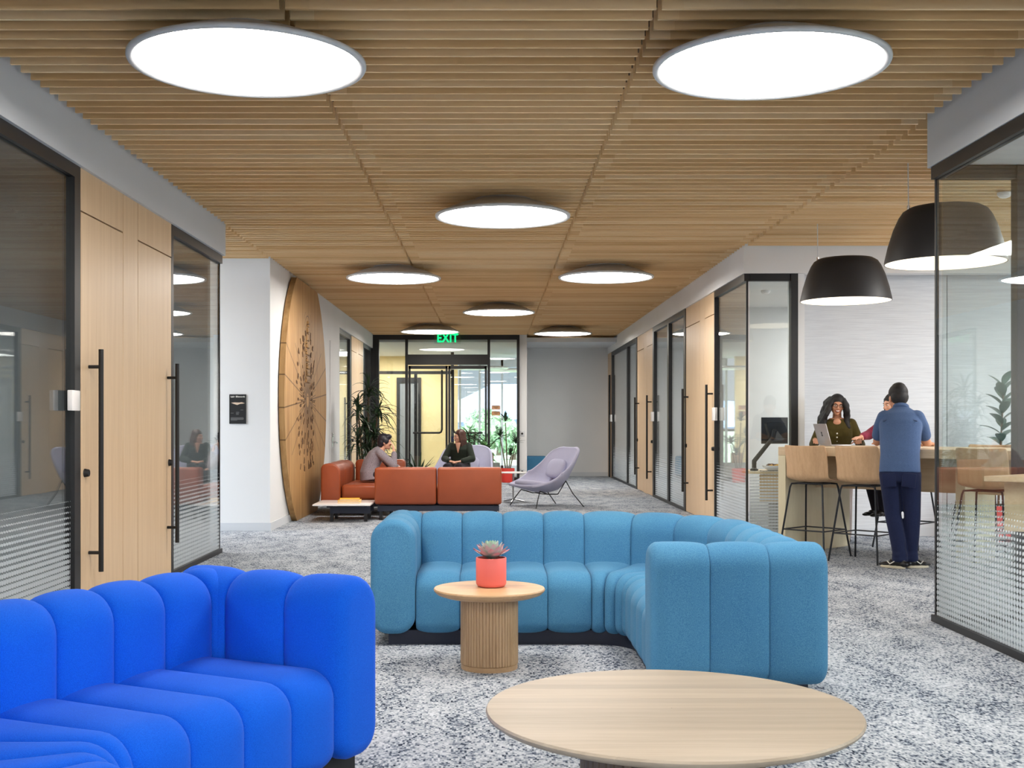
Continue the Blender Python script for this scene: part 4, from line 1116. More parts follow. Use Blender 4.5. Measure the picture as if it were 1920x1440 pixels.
for k,(x,y) in ((-1,(0.0,-0.005)),(1,(0.088,0.07))):
    j.lathe([(0.066,-0.045),(0.072,-0.02),(0.068,0.0),(0.07,0.02),(0.062,0.05)],20,Matrix.Translation((x,y,0.105)))
jo = remesh('jeans', j, M['denim'], mn, 0.008, 4)
for k in (-1,1):
    pk = MB(); Mx = Matrix.Translation((k*0.085,-0.118,0.82)) @ Matrix.Rotation(R(5)*k,4,'Y')
    pk.box(-0.06,0.06,-0.008,0.006,-0.07,0.055,M=Mx); pk.build('pocket', M['denim'], jo, bevel=0.004)
for heel,toe in (((0.045,-0.045,0.0),(-0.165,0.055,0.0)),((0.06,0.045,0.0),(0.235,0.16,0.0))):
    s_ = MB(); so_ = MB(); shoe(s_, so_, heel, toe)
    so2 = remesh('sneaker', s_, M['shoe_black'], mn, 0.006, 2)
    so_.build('sole', M['sole'], so2, bevel=0.004)
    hv = Vector(heel); d = (Vector(toe)-hv); L = d.length; d.normalize(); r = Vector((-d.y,d.x,0)); sgn = 1 if r.y < 0 else -1; r = r*sgn
    mk = MB(); mk.tube([hv+d*L*0.28+r*0.043+Vector((0,0,0.075)),hv+d*L*0.52+r*0.0465+Vector((0,0,0.04)),hv+d*L*0.66+r*0.040+Vector((0,0,0.066))],0.005,6); mk.build('side_stripe', M['paper'], so2)
    lc = MB()
    for q in (0.40,0.50,0.60): lc.tube([hv+d*L*q-r*0.028+Vector((0,0,0.088-0.03*(q-0.4)*4)),hv+d*L*q+Vector((0,0,0.103-0.03*(q-0.4)*4)),hv+d*L*q+r*0.028+Vector((0,0,0.088-0.03*(q-0.4)*4))],0.0045,6)
    lc.build('laces', plain('grey_laces',(150,148,144),0.8), so2)

# ---------------------------------------------------------------- woman in olive cardigan standing behind the table
WO = (3.855,13.1,0); rz = PI - math.atan2(-0.30,0.95)*0 + R(-16)
wo = thing('person', 'smiling woman with long wavy black hair, glasses and olive cardigan standing behind the laptop', 'person', WO, rz)
# local frame: faces +y; after rotation she faces the camera
Hw = head_mtx((0.0,0.03,1.525), R(8), R(-6), R(-6))
b = MB()
loft(b, [((0,0,0.82),0.15,0.105),((0,0,0.92),0.165,0.11),((0,0,1.05),0.125,0.095),((0,0.0,1.2),0.145,0.105),((0,-0.01,1.33),0.145,0.085),((0,-0.01,1.385),0.08,0.06)])
neck(b,(0,-0.005,1.36),(0,0.01,1.45),0.046); head(b,Hw,0.97)
for k in (-1,1):
    chain(b,[(k*0.085,0,0.86),(k*0.09,0.01,0.47),(k*0.09,-0.02,0.08)],[0.085,0.055,0.038])
    wr = (k*0.235,0.20,1.14); el = (k*0.25,0.02,1.09)
    chain(b,[(k*0.155,-0.01,1.325),el,wr],[0.045,0.037,0.026])
    hand(b,(k*0.233,0.21,1.137),(-0.1*k,1,-0.12),(0,0,1),0.92,-k,0.3)
bo = remesh('body', b, M['skin_warm'], wo, 0.006, 4)
face_bits(bo, Hw, 0.97, smile=True)
c = MB()
loft(c, [((0,0.0,0.84),0.172,0.13),((0,0,0.95),0.172,0.125),((0,0.0,1.07),0.148,0.113),((0,0.02,1.19),0.168,0.13),((0,0.012,1.245),0.168,0.13),((0,-0.005,1.32),0.172,0.10),((0,-0.01,1.365),0.12,0.075)])
for k in (-1,1):
    c.ell((k*0.07,0.085,1.205),(0.07,0.06,0.07)); chain(c,[(k*0.15,-0.01,1.32),(k*0.25,0.015,1.09),(k*0.238,0.17,1.132)],[0.062,0.052,0.038])
co_ = remesh('cardigan', c, M['olive'], wo, 0.007, 4)
for i in range(6):
    MB().ell((0.0,0.128-0.0*i + (0.018 if 1<=i<=2 else 0.0) - 0.006*(i==0) - 0.012*(i>=4),1.255-0.042*i),(0.009,0.006,0.009)).build('button', M['paper'], co_, smooth=True)
MB().tube([(-0.075,0.06,1.36),(-0.05,0.095,1.315),(0,0.125,1.285),(0.05,0.095,1.315),(0.075,0.06,1.36)],0.006,8).build('neck_trim', M['olive'], co_, smooth=True)
MB().ell((0,0.085,1.335),(0.045,0.03,0.045)).build('neckline', M['skin_warm'], bo, smooth=True)
h = MB(); cap_hair(h,Hw,1.0); rng = random.Random(5)
S = Hw
for k in (-1,1):
    for i in range(13):
        f = i/12; x = k*(0.058+0.028*f); y = 0.052-0.14*f
        p = Vector((x*0.9,y*0.7,0.07)); pts = [S @ p]; ph = rng.uniform(0,6)
        for q in range(1,7):
            z = 0.07-0.058*q; pts.append(S @ Vector((k*(0.075+0.012*q+0.014*math.sin(ph+q*1.7))+0.02*k*f, y+0.016*math.cos(ph+q*1.7)+0.006*q*(1-f), z)))
        chain(h,pts,[0.022,0.026,0.027,0.027,0.026,0.022,0.012])
remesh('hair', h, M['hair_black'], wo, 0.007, 2)
gl_ = MB(); Sg = Hw @ Matrix.Scale(0.97,4)
for k in (-1,1): gl_.tube([Sg @ Vector((k*0.033+0.025*math.cos(a)*1.05,0.102-abs(k*0.033+0.025*math.cos(a))*0.14,0.002+0.018*math.sin(a))) for a in [2*PI*i/14 for i in range(15)]],0.0022,6,cap=False)
gl_.tube([Sg @ Vector((-0.008,0.103,0.005)),Sg @ Vector((0.008,0.103,0.005))],0.002,6)
for k in (-1,1): gl_.tube([Sg @ Vector((k*0.060,0.095,0.006)),Sg @ Vector((k*0.078,0.0,0.004))],0.002,6)
gl_.build('eyeglasses', M['black_matte'], wo, smooth=True)
t_ = MB(); loft(t_,[((0,0,0.78),0.165,0.12),((0,0,0.9),0.165,0.12)])
for k in (-1,1): chain(t_,[(k*0.085,0,0.84),(k*0.09,0.01,0.47),(k*0.09,-0.015,0.09)],[0.098,0.075,0.068])
remesh('trousers', t_, M['cream'], wo, 0.008, 3)
for k in (-1,1):
    s_ = MB(); shoe(s_,None,(k*0.09,-0.06,0.0),(k*0.11,0.17,0.0)); remesh('shoe', s_, M['shoe_black'], wo, 0.006, 2)

# ---------------------------------------------------------------- woman in pink knit, on the stool behind the man
WP = (4.43,12.55,0.05); rz = PI + R(-46)+R(68)
rz = math.atan2(-0.45,-0.89)-PI/2
wp = thing('person', 'woman in dusty pink knit seated at the bar table behind the man', 'person', WP, rz)
Hp = head_mtx((0.0,0.20,1.475), R(-10), R(-8), 0)
b = MB()
loft(b, [((0,-0.03,0.79),0.16,0.12),((0,-0.02,0.9),0.15,0.105),((0,0.03,1.05),0.125,0.09),((0,0.10,1.2),0.14,0.095),((0,0.15,1.30),0.14,0.08),((0,0.16,1.345),0.075,0.055)])
neck(b,(0,0.16,1.33),(0,0.18,1.41),0.045); head(b,Hp,0.95)
feet = {-1:((-0.06,0.40,0.30),(-0.06,0.52,0.29)),1:((0.09,0.36,0.30),(0.09,0.48,0.29))}
for k in (-1,1):
    kn = (k*0.10,0.44,0.76); an = feet[k][0]
    chain(b,[(k*0.09,0.0,0.83),kn,(an[0],an[1]-0.02,0.37)],[0.085,0.058,0.038])
    el = (k*0.235,0.30,1.15); wr = (k*0.19,0.44,1.132)
    chain(b,[(k*0.15,0.14,1.28),el,wr],[0.045,0.037,0.026]); hand(b,(k*0.19,0.45,1.127),(-0.2*k,1,-0.05),(0,0,1),0.92,-k,0.3)
bo = remesh('body', b, M['skin_light'], wp, 0.006, 4); face_bits(bo,Hp,0.95)
c = MB()
loft(c,[((0,-0.03,0.80),0.18,0.14),((0,-0.02,0.92),0.17,0.125),((0,0.03,1.06),0.15,0.112),((0,0.10,1.2),0.162,0.115),((0,0.145,1.29),0.16,0.095),((0,0.16,1.335),0.095,0.07)])
for k in (-1,1): chain(c,[(k*0.15,0.14,1.28),(k*0.237,0.295,1.152),(k*0.195,0.415,1.138)],[0.062,0.055,0.042])
remesh('sweater', c, M['pink'], wp, 0.007, 4)
h = MB(); cap_hair(h,Hp,0.97)
for k in (-1,1):
    for f in (0,0.5,1): chain(h,[Hp @ Vector((k*0.06,0.03-0.08*f,0.06)),Hp @ Vector((k*0.085,0.02-0.09*f,-0.06)),Hp @ Vector((k*0.08,-0.01-0.08*f,-0.17))],[0.02,0.022,0.014])
remesh('hair', h, M['hair_black'], wp, 0.007, 2)
t_ = MB(); loft(t_,[((0,-0.03,0.79),0.172,0.13),((0,-0.03,0.88),0.165,0.12)])
for k in (-1,1): chain(t_,[(k*0.09,0.0,0.835),(k*0.10,0.44,0.765),(feet[k][0][0],feet[k][0][1]-0.02,0.37)],[0.095,0.07,0.05])
remesh('trousers', t_, M['charcoal'], wp, 0.008, 3)
for k in (-1,1):
    s_ = MB(); hx = feet[k][0]; shoe(s_,None,(hx[0],hx[1]-0.07,0.285),(hx[0],hx[1]+0.14,0.285)); remesh('shoe', s_, M['shoe_black'], wp, 0.006, 2)

# ---------------------------------------------------------------- woman in grey knit on the cognac sofa, profile, chin in hand
WG = (-1.80,17.45,0); rz = R(-90)+R(6)
wg = thing('person', 'woman with short dark hair and grey knit on the cognac sofa, chin in hand', 'person', WG, rz)
Hg = head_mtx((0.0,0.21,1.045), R(0), R(-4), 0)
b = MB()
loft(b,[((0,0.0,0.50),0.165,0.13),((0,-0.01,0.60),0.15,0.11),((0,0.02,0.72),0.13,0.095),((0,0.09,0.84),0.145,0.095),((0,0.14,0.91),0.14,0.08),((0,0.165,0.945),0.07,0.055)])
neck(b,(0,0.155,0.92),(0,0.19,0.99),0.045); head(b,Hg,0.97)
for k in (-1,1):
    chain(b,[(k*0.09,0.05,0.55),(k*0.10,0.47,0.55),(k*0.09,0.52,0.09)],[0.085,0.06,0.04])
chain(b,[(0.15,0.13,0.885),(0.20,0.33,0.69),(0.075,0.345,0.90)],[0.044,0.036,0.025]); hand(b,(0.072,0.342,0.905),(-0.35,-0.10,0.9),(0.35,0.9,0.1),0.9,1,0.5)
chain(b,[(-0.15,0.13,0.885),(-0.22,0.30,0.68),(-0.05,0.42,0.66)],[0.044,0.036,0.025]); hand(b,(-0.04,0.425,0.658),(1,0.2,-0.1),(0,0.3,1),0.9,-1,0.5)
bo = remesh('body', b, M['skin_light'], wg, 0.007, 4); face_bits(bo,Hg,0.97)
c = MB()
loft(c,[((0,0.0,0.49),0.19,0.16),((0,-0.015,0.60),0.185,0.145),((0,0.01,0.72),0.172,0.13),((0,0.075,0.84),0.175,0.12),((0,0.13,0.905),0.155,0.095),((0,0.16,0.94),0.09,0.07)])
chain(c,[(0.15,0.13,0.885),(0.202,0.33,0.70),(0.09,0.345,0.87)],[0.065,0.058,0.042]); chain(c,[(-0.15,0.13,0.885),(-0.22,0.30,0.685),(-0.08,0.40,0.665)],[0.065,0.058,0.042])
remesh('sweater', c, M['greyknit'], wg, 0.009, 4)
h = MB(); cap_hair(h,Hg,1.0); h.ell((0,0.05,0.085),(0.06,0.05,0.04),M=Hg); h.ell((0,-0.06,-0.045),(0.068,0.05,0.055),M=Hg)
for k in (-1,1): h.ell((k*0.062,0.01,0.02),(0.028,0.05,0.05),M=Hg)
remesh('hair', h, plain('hair_blue_black',(34,32,44),0.42,var=0.3,vs=60,bump=0.3,bs=180), wg, 0.007, 2)
t_ = MB(); loft(t_,[((0,0.0,0.475),0.175,0.15),((0,0.0,0.56),0.17,0.14)])
for k in (-1,1): chain(t_,[(k*0.09,0.05,0.56),(k*0.10,0.47,0.555),(k*0.09,0.52,0.12)],[0.095,0.072,0.06])
remesh('trousers', t_, M['charcoal'], wg, 0.009, 3)
for k in (-1,1):
    s_ = MB(); shoe(s_,None,(k*0.09,0.47,0),(k*0.10,0.70,0)); remesh('shoe', s_, M['shoe_black'], wg, 0.008, 2)

# ---------------------------------------------------------------- woman in dark green blouse in the lilac chair
WD = (-0.55,20.10,0.02); rz = PI - R(14)
wd_ = thing('person', 'woman with long brown hair and dark green blouse in the lilac chair', 'person', WD, rz)
Hd = head_mtx((0.0,0.0,1.075), R(-52), R(-2), 0)
b = MB()
loft(b,[((0,-0.02,0.50),0.165,0.13),((0,-0.03,0.62),0.145,0.10),((0,-0.03,0.74),0.13,0.09),((0,-0.02,0.86),0.145,0.095),((0,-0.02,0.94),0.14,0.075),((0,-0.015,0.975),0.07,0.055)])
neck(b,(0,-0.02,0.95),(0,-0.01,1.02),0.044); head(b,Hd,0.97)
for k in (-1,1):
    chain(b,[(k*0.09,0.03,0.54),(k*0.10,0.44,0.56),(k*0.09,0.50,0.10)],[0.085,0.06,0.04])
    chain(b,[(k*0.15,-0.02,0.92),(k*0.24,0.08,0.70),(k*0.10,0.26,0.66)],[0.044,0.036,0.025]); hand(b,(k*0.09,0.27,0.658),(-0.8*k,0.5,-0.05),(0,0.2,1),0.9,-k,0.4)
bo = remesh('body', b, M['skin_light'], wd_, 0.007, 4); face_bits(bo,Hd,0.97,smile=True,brow='hair_brown')
c = MB()
loft(c,[((0,-0.02,0.48),0.19,0.15),((0,-0.03,0.60),0.18,0.13),((0,-0.03,0.72),0.165,0.12),((0,-0.015,0.86),0.175,0.12),((0,-0.02,0.925),0.165,0.09),((0,-0.02,0.958),0.10,0.068)])
for k in (-1,1): chain(c,[(k*0.15,-0.02,0.915),(k*0.245,0.08,0.70),(k*0.12,0.245,0.665)],[0.066,0.06,0.045])
bl_ = remesh('blouse', c, M['darkgreen'], wd_, 0.009, 4)
MB().prism([(-0.045,0.97),(0.045,0.97),(0.006,0.80),(-0.006,0.80)],0.0,0.012,M=Matrix.Translation((0,0.106,0)) @ Matrix.Rotation(R(90),4,'X') @ Matrix.Scale(1,4)).build('neckline', M['skin_light'], bo, bevel=0.003)
h = MB(); cap_hair(h,Hd,1.0)
for k in (-1,1):
    for f in (0,0.35,0.7,1): chain(h,[Hd @ Vector((k*0.055,0.03-0.09*f,0.06)),Hd @ Vector((k*0.08,0.015-0.09*f,-0.06)),Hd @ Vector((k*0.078,0.0-0.08*f,-0.17)),Hd @ Vector((k*0.07,0.01-0.07*f,-0.24))],[0.02,0.024,0.022,0.010])
remesh('hair', h, M['hair_brown'], wd_, 0.008, 2)
t_ = MB(); loft(t_,[((0,-0.02,0.475),0.175,0.145),((0,-0.02,0.55),0.17,0.135)])
for k in (-1,1): chain(t_,[(k*0.09,0.03,0.55),(k*0.10,0.44,0.565),(k*0.09,0.50,0.12)],[0.095,0.072,0.06])
remesh('trousers', t_, M['charcoal'], wd_, 0.009, 3)
for k in (-1,1):
    s_ = MB(); shoe(s_,None,(k*0.09,0.45,0),(k*0.10,0.68,0)); remesh('shoe', s_, M['shoe_black'], wd_, 0.008, 2)
# ================================================================== round wooden relief
def relief_mat():
    t = NT('carved_relief_wood'); tc = t.n('ShaderNodeTexCoord'); sp = t.n('ShaderNodeSeparateXYZ'); t.l(tc.outputs['Object'], sp.inputs[0])
    y, z = sp.outputs[1], sp.outputs[2]
    v = t.coord('Object', (1,1,0.08)); n = t.noise(v, 10, 5, 0.6)
    col = t.ramp(n, [(0.3, lin((154,114,68))), (0.7, lin((192,154,104)))])
    ang = t.math('ARCTAN2', z, y)
    rad = t.math('SQRT', t.math('ADD', t.math('MULTIPLY', y, y), t.math('MULTIPLY', z, z)))
    def ray(cnt, rmin, rmax, wd, off):
        f = t.math('FRACT', t.math('ADD', t.math('MULTIPLY', ang, cnt/(2*PI)), off))
        dd = t.math('MULTIPLY', t.math('ABSOLUTE', t.math('SUBTRACT', f, 0.5)), t.math('MULTIPLY', rad, 2*PI/cnt))
        m = t.math('LESS_THAN', dd, wd)
        return t.math('MULTIPLY', t.math('MULTIPLY', m, t.math('GREATER_THAN', rad, rmin)), t.math('LESS_THAN', rad, rmax))
    r1 = ray(28, 0.12, 1.9, 0.009, 0.2)
    low = t.math('LESS_THAN', t.math('ABSOLUTE', z), 0.75)
    r1 = t.math('MULTIPLY', r1, low)
    r2 = ray(56, 0.1, 0.75, 0.008, 0.4)
    # nested arcs climbing above the centre
    def arcs(cz, sgn):
        zz = t.math('MULTIPLY', t.math('SUBTRACT', z, cz), sgn)
        yy = t.math('MULTIPLY', t.math('MULTIPLY', y, y), 1.7)
        k = t.math('DIVIDE', t.math('ADD', zz, yy), 0.115)
        f = t.math('ABSOLUTE', t.math('SUBTRACT', t.math('FRACT', k), 0.5))
        m = t.math('LESS_THAN', f, 0.07)
        m = t.math('MULTIPLY', m, t.math('LESS_THAN', t.math('ABSOLUTE', y), 0.33))
        m = t.math('MULTIPLY', m, t.math('GREATER_THAN', zz, 0.05))
        return t.math('MULTIPLY', m, t.math('LESS_THAN', zz, 1.25))
    a1 = arcs(0.0, 1.0)
    mask = t.math('MAXIMUM', t.math('MAXIMUM', r1, r2), a1)
    c2 = t.mix(t.math('MULTIPLY', mask, 0.75), col, lin((74,50,28)))
    b = t.bsdf(c2, 0.5, 0, 0.3); t.bump(b, t.math('SUBTRACT', t.math('MULTIPLY', n, 0.15), mask), 0.4, 0.01)
    return t.m
rl = thing('relief_disc', 'tall round carved wooden relief standing against the white wall', 'artwork', (-2.729,16.86,0))
MR = relief_mat(); CZ = 1.655; RR = 1.894
pts = []
a0 = math.asin(1.652/RR)
for k in range(41): a = -a0 + 2*a0*k/40; pts.append((RR*math.cos(a), RR*math.sin(a)))
for k in range(41): a = PI-a0 + 2*a0*k/40; pts.append((RR*math.cos(a), RR*math.sin(a)))
Mr = Matrix(((0,0,1,0),(1,0,0,0),(0,1,0,0),(0,0,0,1)))
ch = MB().prism(pts, 0.012, 0.085, M=Mr); NF = len(ch.f)
rng = random.Random(11)
def slot(y,z,w,h,tilt):
    Mx = Matrix.Translation((0.0865,y,z)) @ Matrix.Rotation(tilt,4,'X')
    ch.box(-0.002,0.004,-w/2,w/2,-h/2,h/2,M=Mx)
for i in range(150):
    band = rng.choice((-0.95,-0.62,-0.38,0.0,0.3,0.42,0.62))
    t_ = rng.random(); z = -1.0+1.95*t_
    y = band*(1-0.35*abs(z)) + rng.gauss(0,0.05)
    if abs(z) < 0.12 and abs(y) < 0.12: continue
    a = math.atan2(z,y); slot(y,z,rng.uniform(.018,.042),rng.uniform(.04,.10),a-PI/2)
M['slot'] = plain('carved_shadow_wood', (88,60,36), 0.7)
o = ch.build('disc', MR, rl); o.location = (0,0,CZ); o.data.materials.append(M['slot'])
for p_ in o.data.polygons:
    if p_.index >= NF: p_.material_index = 1
st_ = MB()
for i in range(9):
    z = 0.25+0.1*i; wd = 0.20-0.012*i
    st_.box(0.084,0.10+0.004*(i%3),-wd+0.05*math.sin(i),wd*0.6,z,z+0.085)
o = st_.build('stepped_ridge', MR, rl, bevel=0.01); o.location = (0,0,CZ)

# ================================================================== wall sign beside the relief
sg = thing('wall_sign', 'black sign with a pale lake shape on the pier wall', 'sign', (X_at(446,14.45),14.44,Z_at(767,14.45)))
sw, sh_ = 0.103, 0.181
MB().box(-sw,sw,-0.002,0.0095,-sh_,sh_).build('plate', M['black_matte'], sg)
Ms = Matrix.Rotation(R(90),4,'X')
text_mesh('title_lettering', 'Lake Ellsworth', 0.027, 0.0005, M['paper'], sg, Matrix.Translation((-0.086,-0.0028,sh_-0.029)) @ Ms, 0.0008, 'LEFT')
lk = [(-0.08,0.005),(-0.04,0.010),(0.02,0.008),(0.05,0.012),(0.088,0.0),(0.06,-0.006),(0.03,-0.008),(-0.005,-0.022),(-0.05,-0.008)]
MB().prism([(x,y) for x,y in lk], 0.0,0.001, M=Matrix.Translation((0,-0.0022,0.072)) @ Ms).build('lake_shape', plain('lake_tan',(214,190,168),0.7), sg)
tb = MB()
for i,(x0,x1,zz) in enumerate(((0.035,0.07,-0.012),(-0.085,-0.05,-0.05),(-0.085,0.07,-0.105),(-0.085,0.075,-0.113),(-0.085,0.075,-0.121),(-0.085,0.07,-0.129),(-0.085,-0.005,-0.137),(-0.02,0.018,-0.038),(-0.02,0.02,-0.048),(-0.02,0.012,-0.058),(-0.02,0.015,-0.068))):
    tb.box(x0,x1,-0.0032,-0.002,zz-0.0018,zz+0.0018)
tb.build('small_lettering', plain('sign_grey_text',(120,120,120),0.7), sg)
# EXIT sign
xs = thing('exit_sign', 'green EXIT sign hanging under the ceiling before the entrance', 'sign', (X_at(839,26.5),26.5,Z_at(634.5,26.5)))
text_mesh('letters', 'EXIT', 0.27, 0.01, M['exit_green'], xs, Matrix.Scale(0.82,4,(1,0,0)) @ Ms, 0.008)
MB().box(-0.30,0.30,0.012,0.02,-0.12,0.13).build('backing', M['glass'], xs)
MB().tube([(0,0.016,0.13),(0,0.016,ZC-xs.location.z)],0.012,8).build('stem', M['grey_metal'], xs)
# notices on the pane
for i,(py,lab) in enumerate(((764,'upper tan notice on the glass beside the entrance'),(775,'lower tan notice on the glass beside the entrance'))):
    nn = thing('notice', lab, 'notice', (X_at(930,26.95),26.985,Z_at(py,26.95)), 0, 'tan notices on the entrance glass')
    MB().box(-0.098,0.098,-0.003,0.003,-0.048,0.048).build('plate', plain('notice_tan',(196,146,104),0.6), nn)
    bb = MB()
    for k in range(3): bb.box(-0.07+0.02*k,0.07-0.02*k,-0.004,-0.003,0.03-0.025*k,0.038-0.025*k)
    bb.build('print', M['soil'], nn)
def plate(py, lab):
    r = thing('wall_plate', lab, 'wall plate', (X_at(979,27.0),26.99,Z_at(py,27.0)))
    MB().box(-0.055,0.055,0,0.009,-0.065,0.065).build('plate', M['grey_metal'], r, bevel=0.003)
    MB().lathe([(0.025,0),(0.022,0.012)],16,M=Matrix.Rotation(R(90),4,'X')).build('button', M['black_matte'], r)
plate(813,'steel button plate on the white jamb beside the entrance'); plate(884,'low outlet plate at the foot of the white jamb')

# detectors
def detector(loc, lab):
    r = thing('smoke_detector', lab, 'smoke detector', loc)
    MB().lathe([(0.06,0.0),(0.06,-0.02),(0.045,-0.04),(0.02,-0.05),(0.002,-0.05)],24).build('body', M['white_lam'], r, smooth=True)
detector((3.55,15.2,ZS), 'white detector on the ceiling of the room behind the glass corner')
detector((4.5,10.3,ZC), 'white detector on the slatted ceiling above the bar')
dl = thing('ceiling_downlight', 'small recessed downlight in the slats before the plain end wall', 'downlight', (1.85,28.2,ZC))
MB().lathe([(0.03,-0.004),(0.055,-0.006),(0.06,0.0),(0.06,0.03)],24,close=False).build('rim', M['grey_metal'], dl, smooth=True)
MB().lathe([(0.002,0.0),(0.035,0.0)],24,close=False).build('diffuser', M['pendant_on'], dl)
# near glass room: dark linear slot in the white ceiling
tag(MB().box(3.7,6.0,7.0,7.04,ZS-0.004,ZS).build('ceiling_slot_vent', M['black_matte'], None), 'thin dark slot in the white ceiling of the glass room', 'air vent')

# ================================================================== plants
def strap(mb, base, az, el, L, wd, droop, seg=7):
    """arching strap leaf as a thin folded blade"""
    p = Vector(base); d = Vector((math.cos(az)*math.cos(el), math.sin(az)*math.cos(el), math.sin(el)))
    side = Vector((-math.sin(az), math.cos(az), 0)); rings = []
    for k in range(seg+1):
        t = k/seg; w_ = wd*(0.55+0.45*math.sin(PI*min(1,t*0.9+0.1)))*(1-t**3.0)+0.0012
        up = side.cross(d).normalized()*-1
        rings.append([p-side*w_+up*w_*0.35, p-up*0.0015, p+side*w_+up*w_*0.35, p+up*0.0015])
        p = p + d*(L/seg); d = (d + Vector((0,0,-droop/seg))).normalized()
    mb.rings(rings)
def pot(parent, r0, r1, h, m):
    MB().lathe([(r0*0.9,0.0),(r0,0.01),(r1,h-0.01),(r1-0.005,h),(r1-0.02,h),(r1-0.022,h-0.04)], 40, close=False).lathe([(0.002,0.002),(r0*0.92,0.002)],24,close=False).build('pot', m, parent, smooth=True, angle=45)
    MB().lathe([(0.002,h-0.035),(r1-0.015,h-0.035)], 24, close=False).build('soil', M['soil'], parent)
# big dracaena by the left wall
rng = random.Random(21)
dr_ = thing('dragon_tree', 'tall dark dragon tree with drooping strap leaves behind the cognac sofa', 'potted plant', (-2.12,20.0,0))
pot(dr_, 0.20,0.22,0.38, M['tan_pot'])
sm = MB(); fo = MB()
heads = [(0.02,0.0,1.95),(-0.16,-0.06,1.62),(0.18,0.05,1.60),(-0.05,0.1,1.38),(0.12,-0.12,1.25),(-0.18,0.04,1.08),(0.05,-0.05,0.92),(0.2,0.08,0.95)]
for (x,y,z) in heads:
    sm.tube([(x*0.3,y*0.3,0.33),(x*0.6,y*0.6,z*0.55),(x,y,z)],[0.022,0.018,0.014],8)
    for i in range(34):
        a = rng.uniform(0,2*PI); e = rng.uniform(-0.1,1.35)
        strap(fo,(x,y,z-rng.uniform(0,0.22)),a,e,rng.uniform(0.32,0.52)*(0.75 if math.cos(a) < -0.4 else 1.0),rng.uniform(0.014,0.022),rng.uniform(1.1,2.6))
sm.build('stem', M['stem'], dr_, smooth=True); fo.build('foliage', M['leaf_dark'], dr_, smooth=True, angle=50)
# red pot plant by entrance
rp_ = thing('potted_dracaena', 'tufted dracaena in a red pot beside the entrance glass', 'potted plant', (X_at(952,26.2),26.2,0))
pot(rp_, 0.14,0.155,0.32, M['red_pot']); sm = MB(); fo = MB()
for (x,z,n_) in ((-0.05,1.42,30),(-0.17,1.08,28),(0.18,0.92,26),(0.06,0.66,22)):
    sm.tube([(x*0.25,0,0.28),(x*0.6,0.02,z*0.6),(x,0,z-0.08)],[0.014,0.012,0.010],8)
    for i in range(n_):
        a = rng.uniform(0,2*PI); strap(fo,(x,0,z-0.06+rng.uniform(0,0.07)),a,rng.uniform(0.1,1.4),rng.uniform(0.15,0.24),0.016,rng.uniform(0.2,0.9),5)
sm.build('stem', M['stem'], rp_, smooth=True); fo.build('foliage', M['leaf_dark'], rp_, smooth=True, angle=50)
# palm in the tan pot outside the glass
pp = thing('potted_palm', 'feathery palm in a tan pot behind the entrance pane', 'potted plant', (-0.10,28.6,0))
MB().box(-0.3,0.3,-0.25,0.25,0,0.36).build('bench_stand', M['concrete'], pp, bevel=0.01)
pt = thing('x','x','x') if False else None
MB().lathe([(0.13,0.36),(0.145,0.37),(0.15,0.6),(0.13,0.6),(0.125,0.57),(0.002,0.57)],32,close=False).build('pot', M['tan_pot'], pp, smooth=True, angle=45)
fo = MB(); sm = MB()
for i in range(13):
    a = rng.uniform(0,2*PI); p = Vector((0,0,0.58)); d = Vector((math.cos(a)*0.35,math.sin(a)*0.35,1)).normalized(); L = rng.uniform(0.6,0.8); pts = [p.copy()]
    for k in range(9):
        p = p + d*(L/9); d = (d+Vector((math.cos(a)*0.12,math.sin(a)*0.12,-0.07))).normalized(); pts.append(p.copy())
        if k > 2:
            for s in (-1,1): strap(fo,p,a+s*1.0,0.3,0.17,0.009,0.8,4)
    sm.tube(pts,0.006,6)
sm.build('stem', M['leaf_mid'], pp, smooth=True); fo.build('foliage', M['leaf_mid'], pp, smooth=True, angle=50)
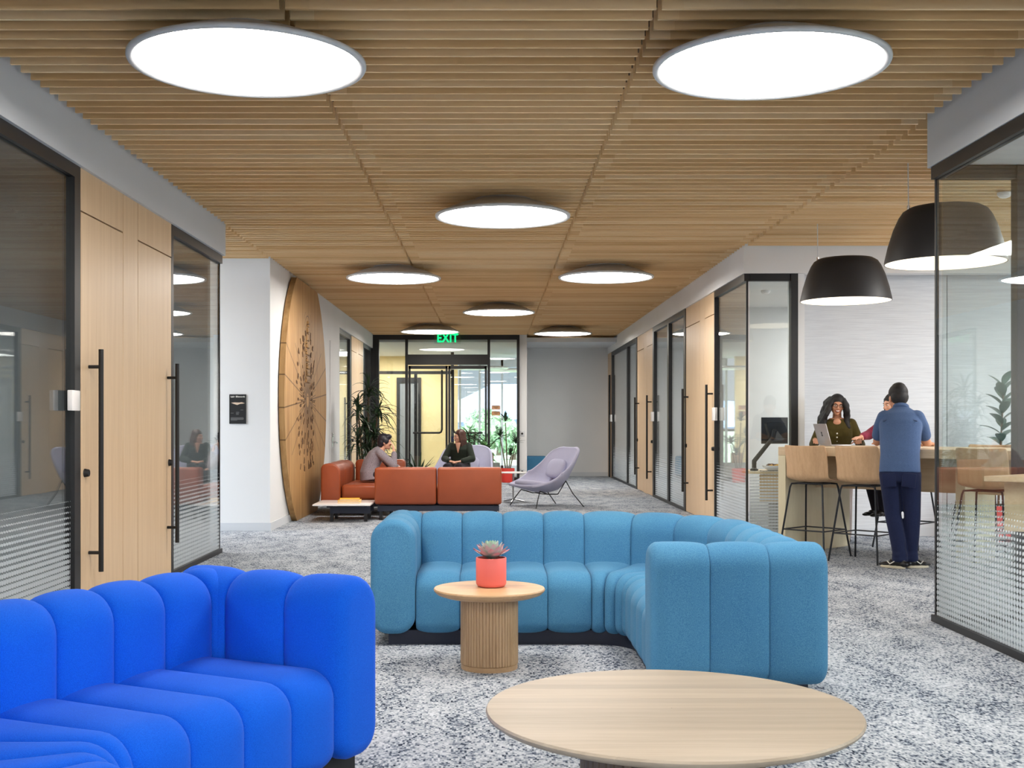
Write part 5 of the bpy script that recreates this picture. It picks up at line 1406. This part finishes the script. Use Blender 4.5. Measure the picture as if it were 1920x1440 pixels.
# leafy plants inside the vestibule behind the seated woman
for i,(px,d,top,lab,mm) in enumerate(((914,25.2,0.98,'mid green leafy plant between the lilac chair and the doors','leaf_mid'),(884,24.2,1.25,'dark arching plant behind the seated woman in green','leaf_dark'))):
    q = thing('potted_plant', lab, 'potted plant', (X_at(px,d),d,0)); pot(q,0.15,0.17,0.34,M['black_matte']); fo = MB(); sm = MB()
    for k in range(5):
        x,y = rng.uniform(-.12,.12),rng.uniform(-.1,.1); z = top*rng.uniform(0.6,0.95); sm.tube([(x*.4,y*.4,0.3),(x,y,z)],0.009,6)
        for j in range(20): strap(fo,(x,y,z-rng.uniform(0,.2)),rng.uniform(0,2*PI),rng.uniform(-.1,1.2),rng.uniform(.2,.36),0.017,rng.uniform(.8,1.8),5)
    sm.build('stem', M['stem'], q, smooth=True); fo.build('foliage', M[mm], q, smooth=True, angle=50)
# spiky plant on the floor between the two women
ag = thing('potted_agave', 'low spiky plant with long pointed leaves between the two seated women', 'potted plant', (X_at(782,21.5),21.5,0))
pot(ag,0.17,0.2,0.36,M['tan_pot']); fo = MB()
for i in range(30): strap(fo,(rng.uniform(-.04,.04),rng.uniform(-.04,.04),0.34),rng.uniform(0,2*PI),rng.uniform(0.15,1.2),rng.uniform(.3,.52),0.03,rng.uniform(.0,.5),6)
fo.build('foliage', M['leaf_dark'], ag, smooth=True, angle=50)
# rubber plant in the square red planter
rb = thing('rubber_plant', 'rubber plant with broad leaves in a red planter beyond the bar table', 'potted plant', (X_at(1872,13.0),13.0,0))
MB().box(-0.17,0.17,-0.17,0.17,0.0,0.42).build('pot', M['red_pot'], rb, bevel=0.015)
MB().box(-0.15,0.15,-0.15,0.15,0.415,0.425).build('soil', M['soil'], rb)
MB().tube([(0,0,0.4),(0.02,0,1.0),(0.06,0,1.72)],[0.014,0.012,0.008],8).build('stem', M['stem'], rb, smooth=True)
fo = MB()
def broad(mb, base, az, el, L, wd, droop):
    p = Vector(base); d = Vector((math.cos(az)*math.cos(el), math.sin(az)*math.cos(el), math.sin(el))); side = Vector((-math.sin(az), math.cos(az), 0)); rings = []
    for k in range(9):
        t = k/8; w_ = wd*math.sin(PI*min(1,0.03+t*0.96))**0.75+0.002; up = side.cross(d).normalized()*-1
        rings.append([p-side*w_+up*w_*0.22, p-side*w_*.5+up*w_*.04, p-up*0.002, p+side*w_*.5+up*w_*.04, p+side*w_+up*w_*0.22, p+up*0.003])
        p = p+d*(L/8); d = (d+Vector((0,0,-droop/8))).normalized()
    mb.rings(rings)
for i in range(24):
    z = 0.85+0.9*i/23; broad(fo,(0.02+0.04*(z-0.8),0,z),i*2.4,0.5+0.5*(i/23),0.27-0.05*(i/23),0.055,0.7)
fo.build('foliage', M['leaf_rubber'], rb, smooth=True, angle=60)
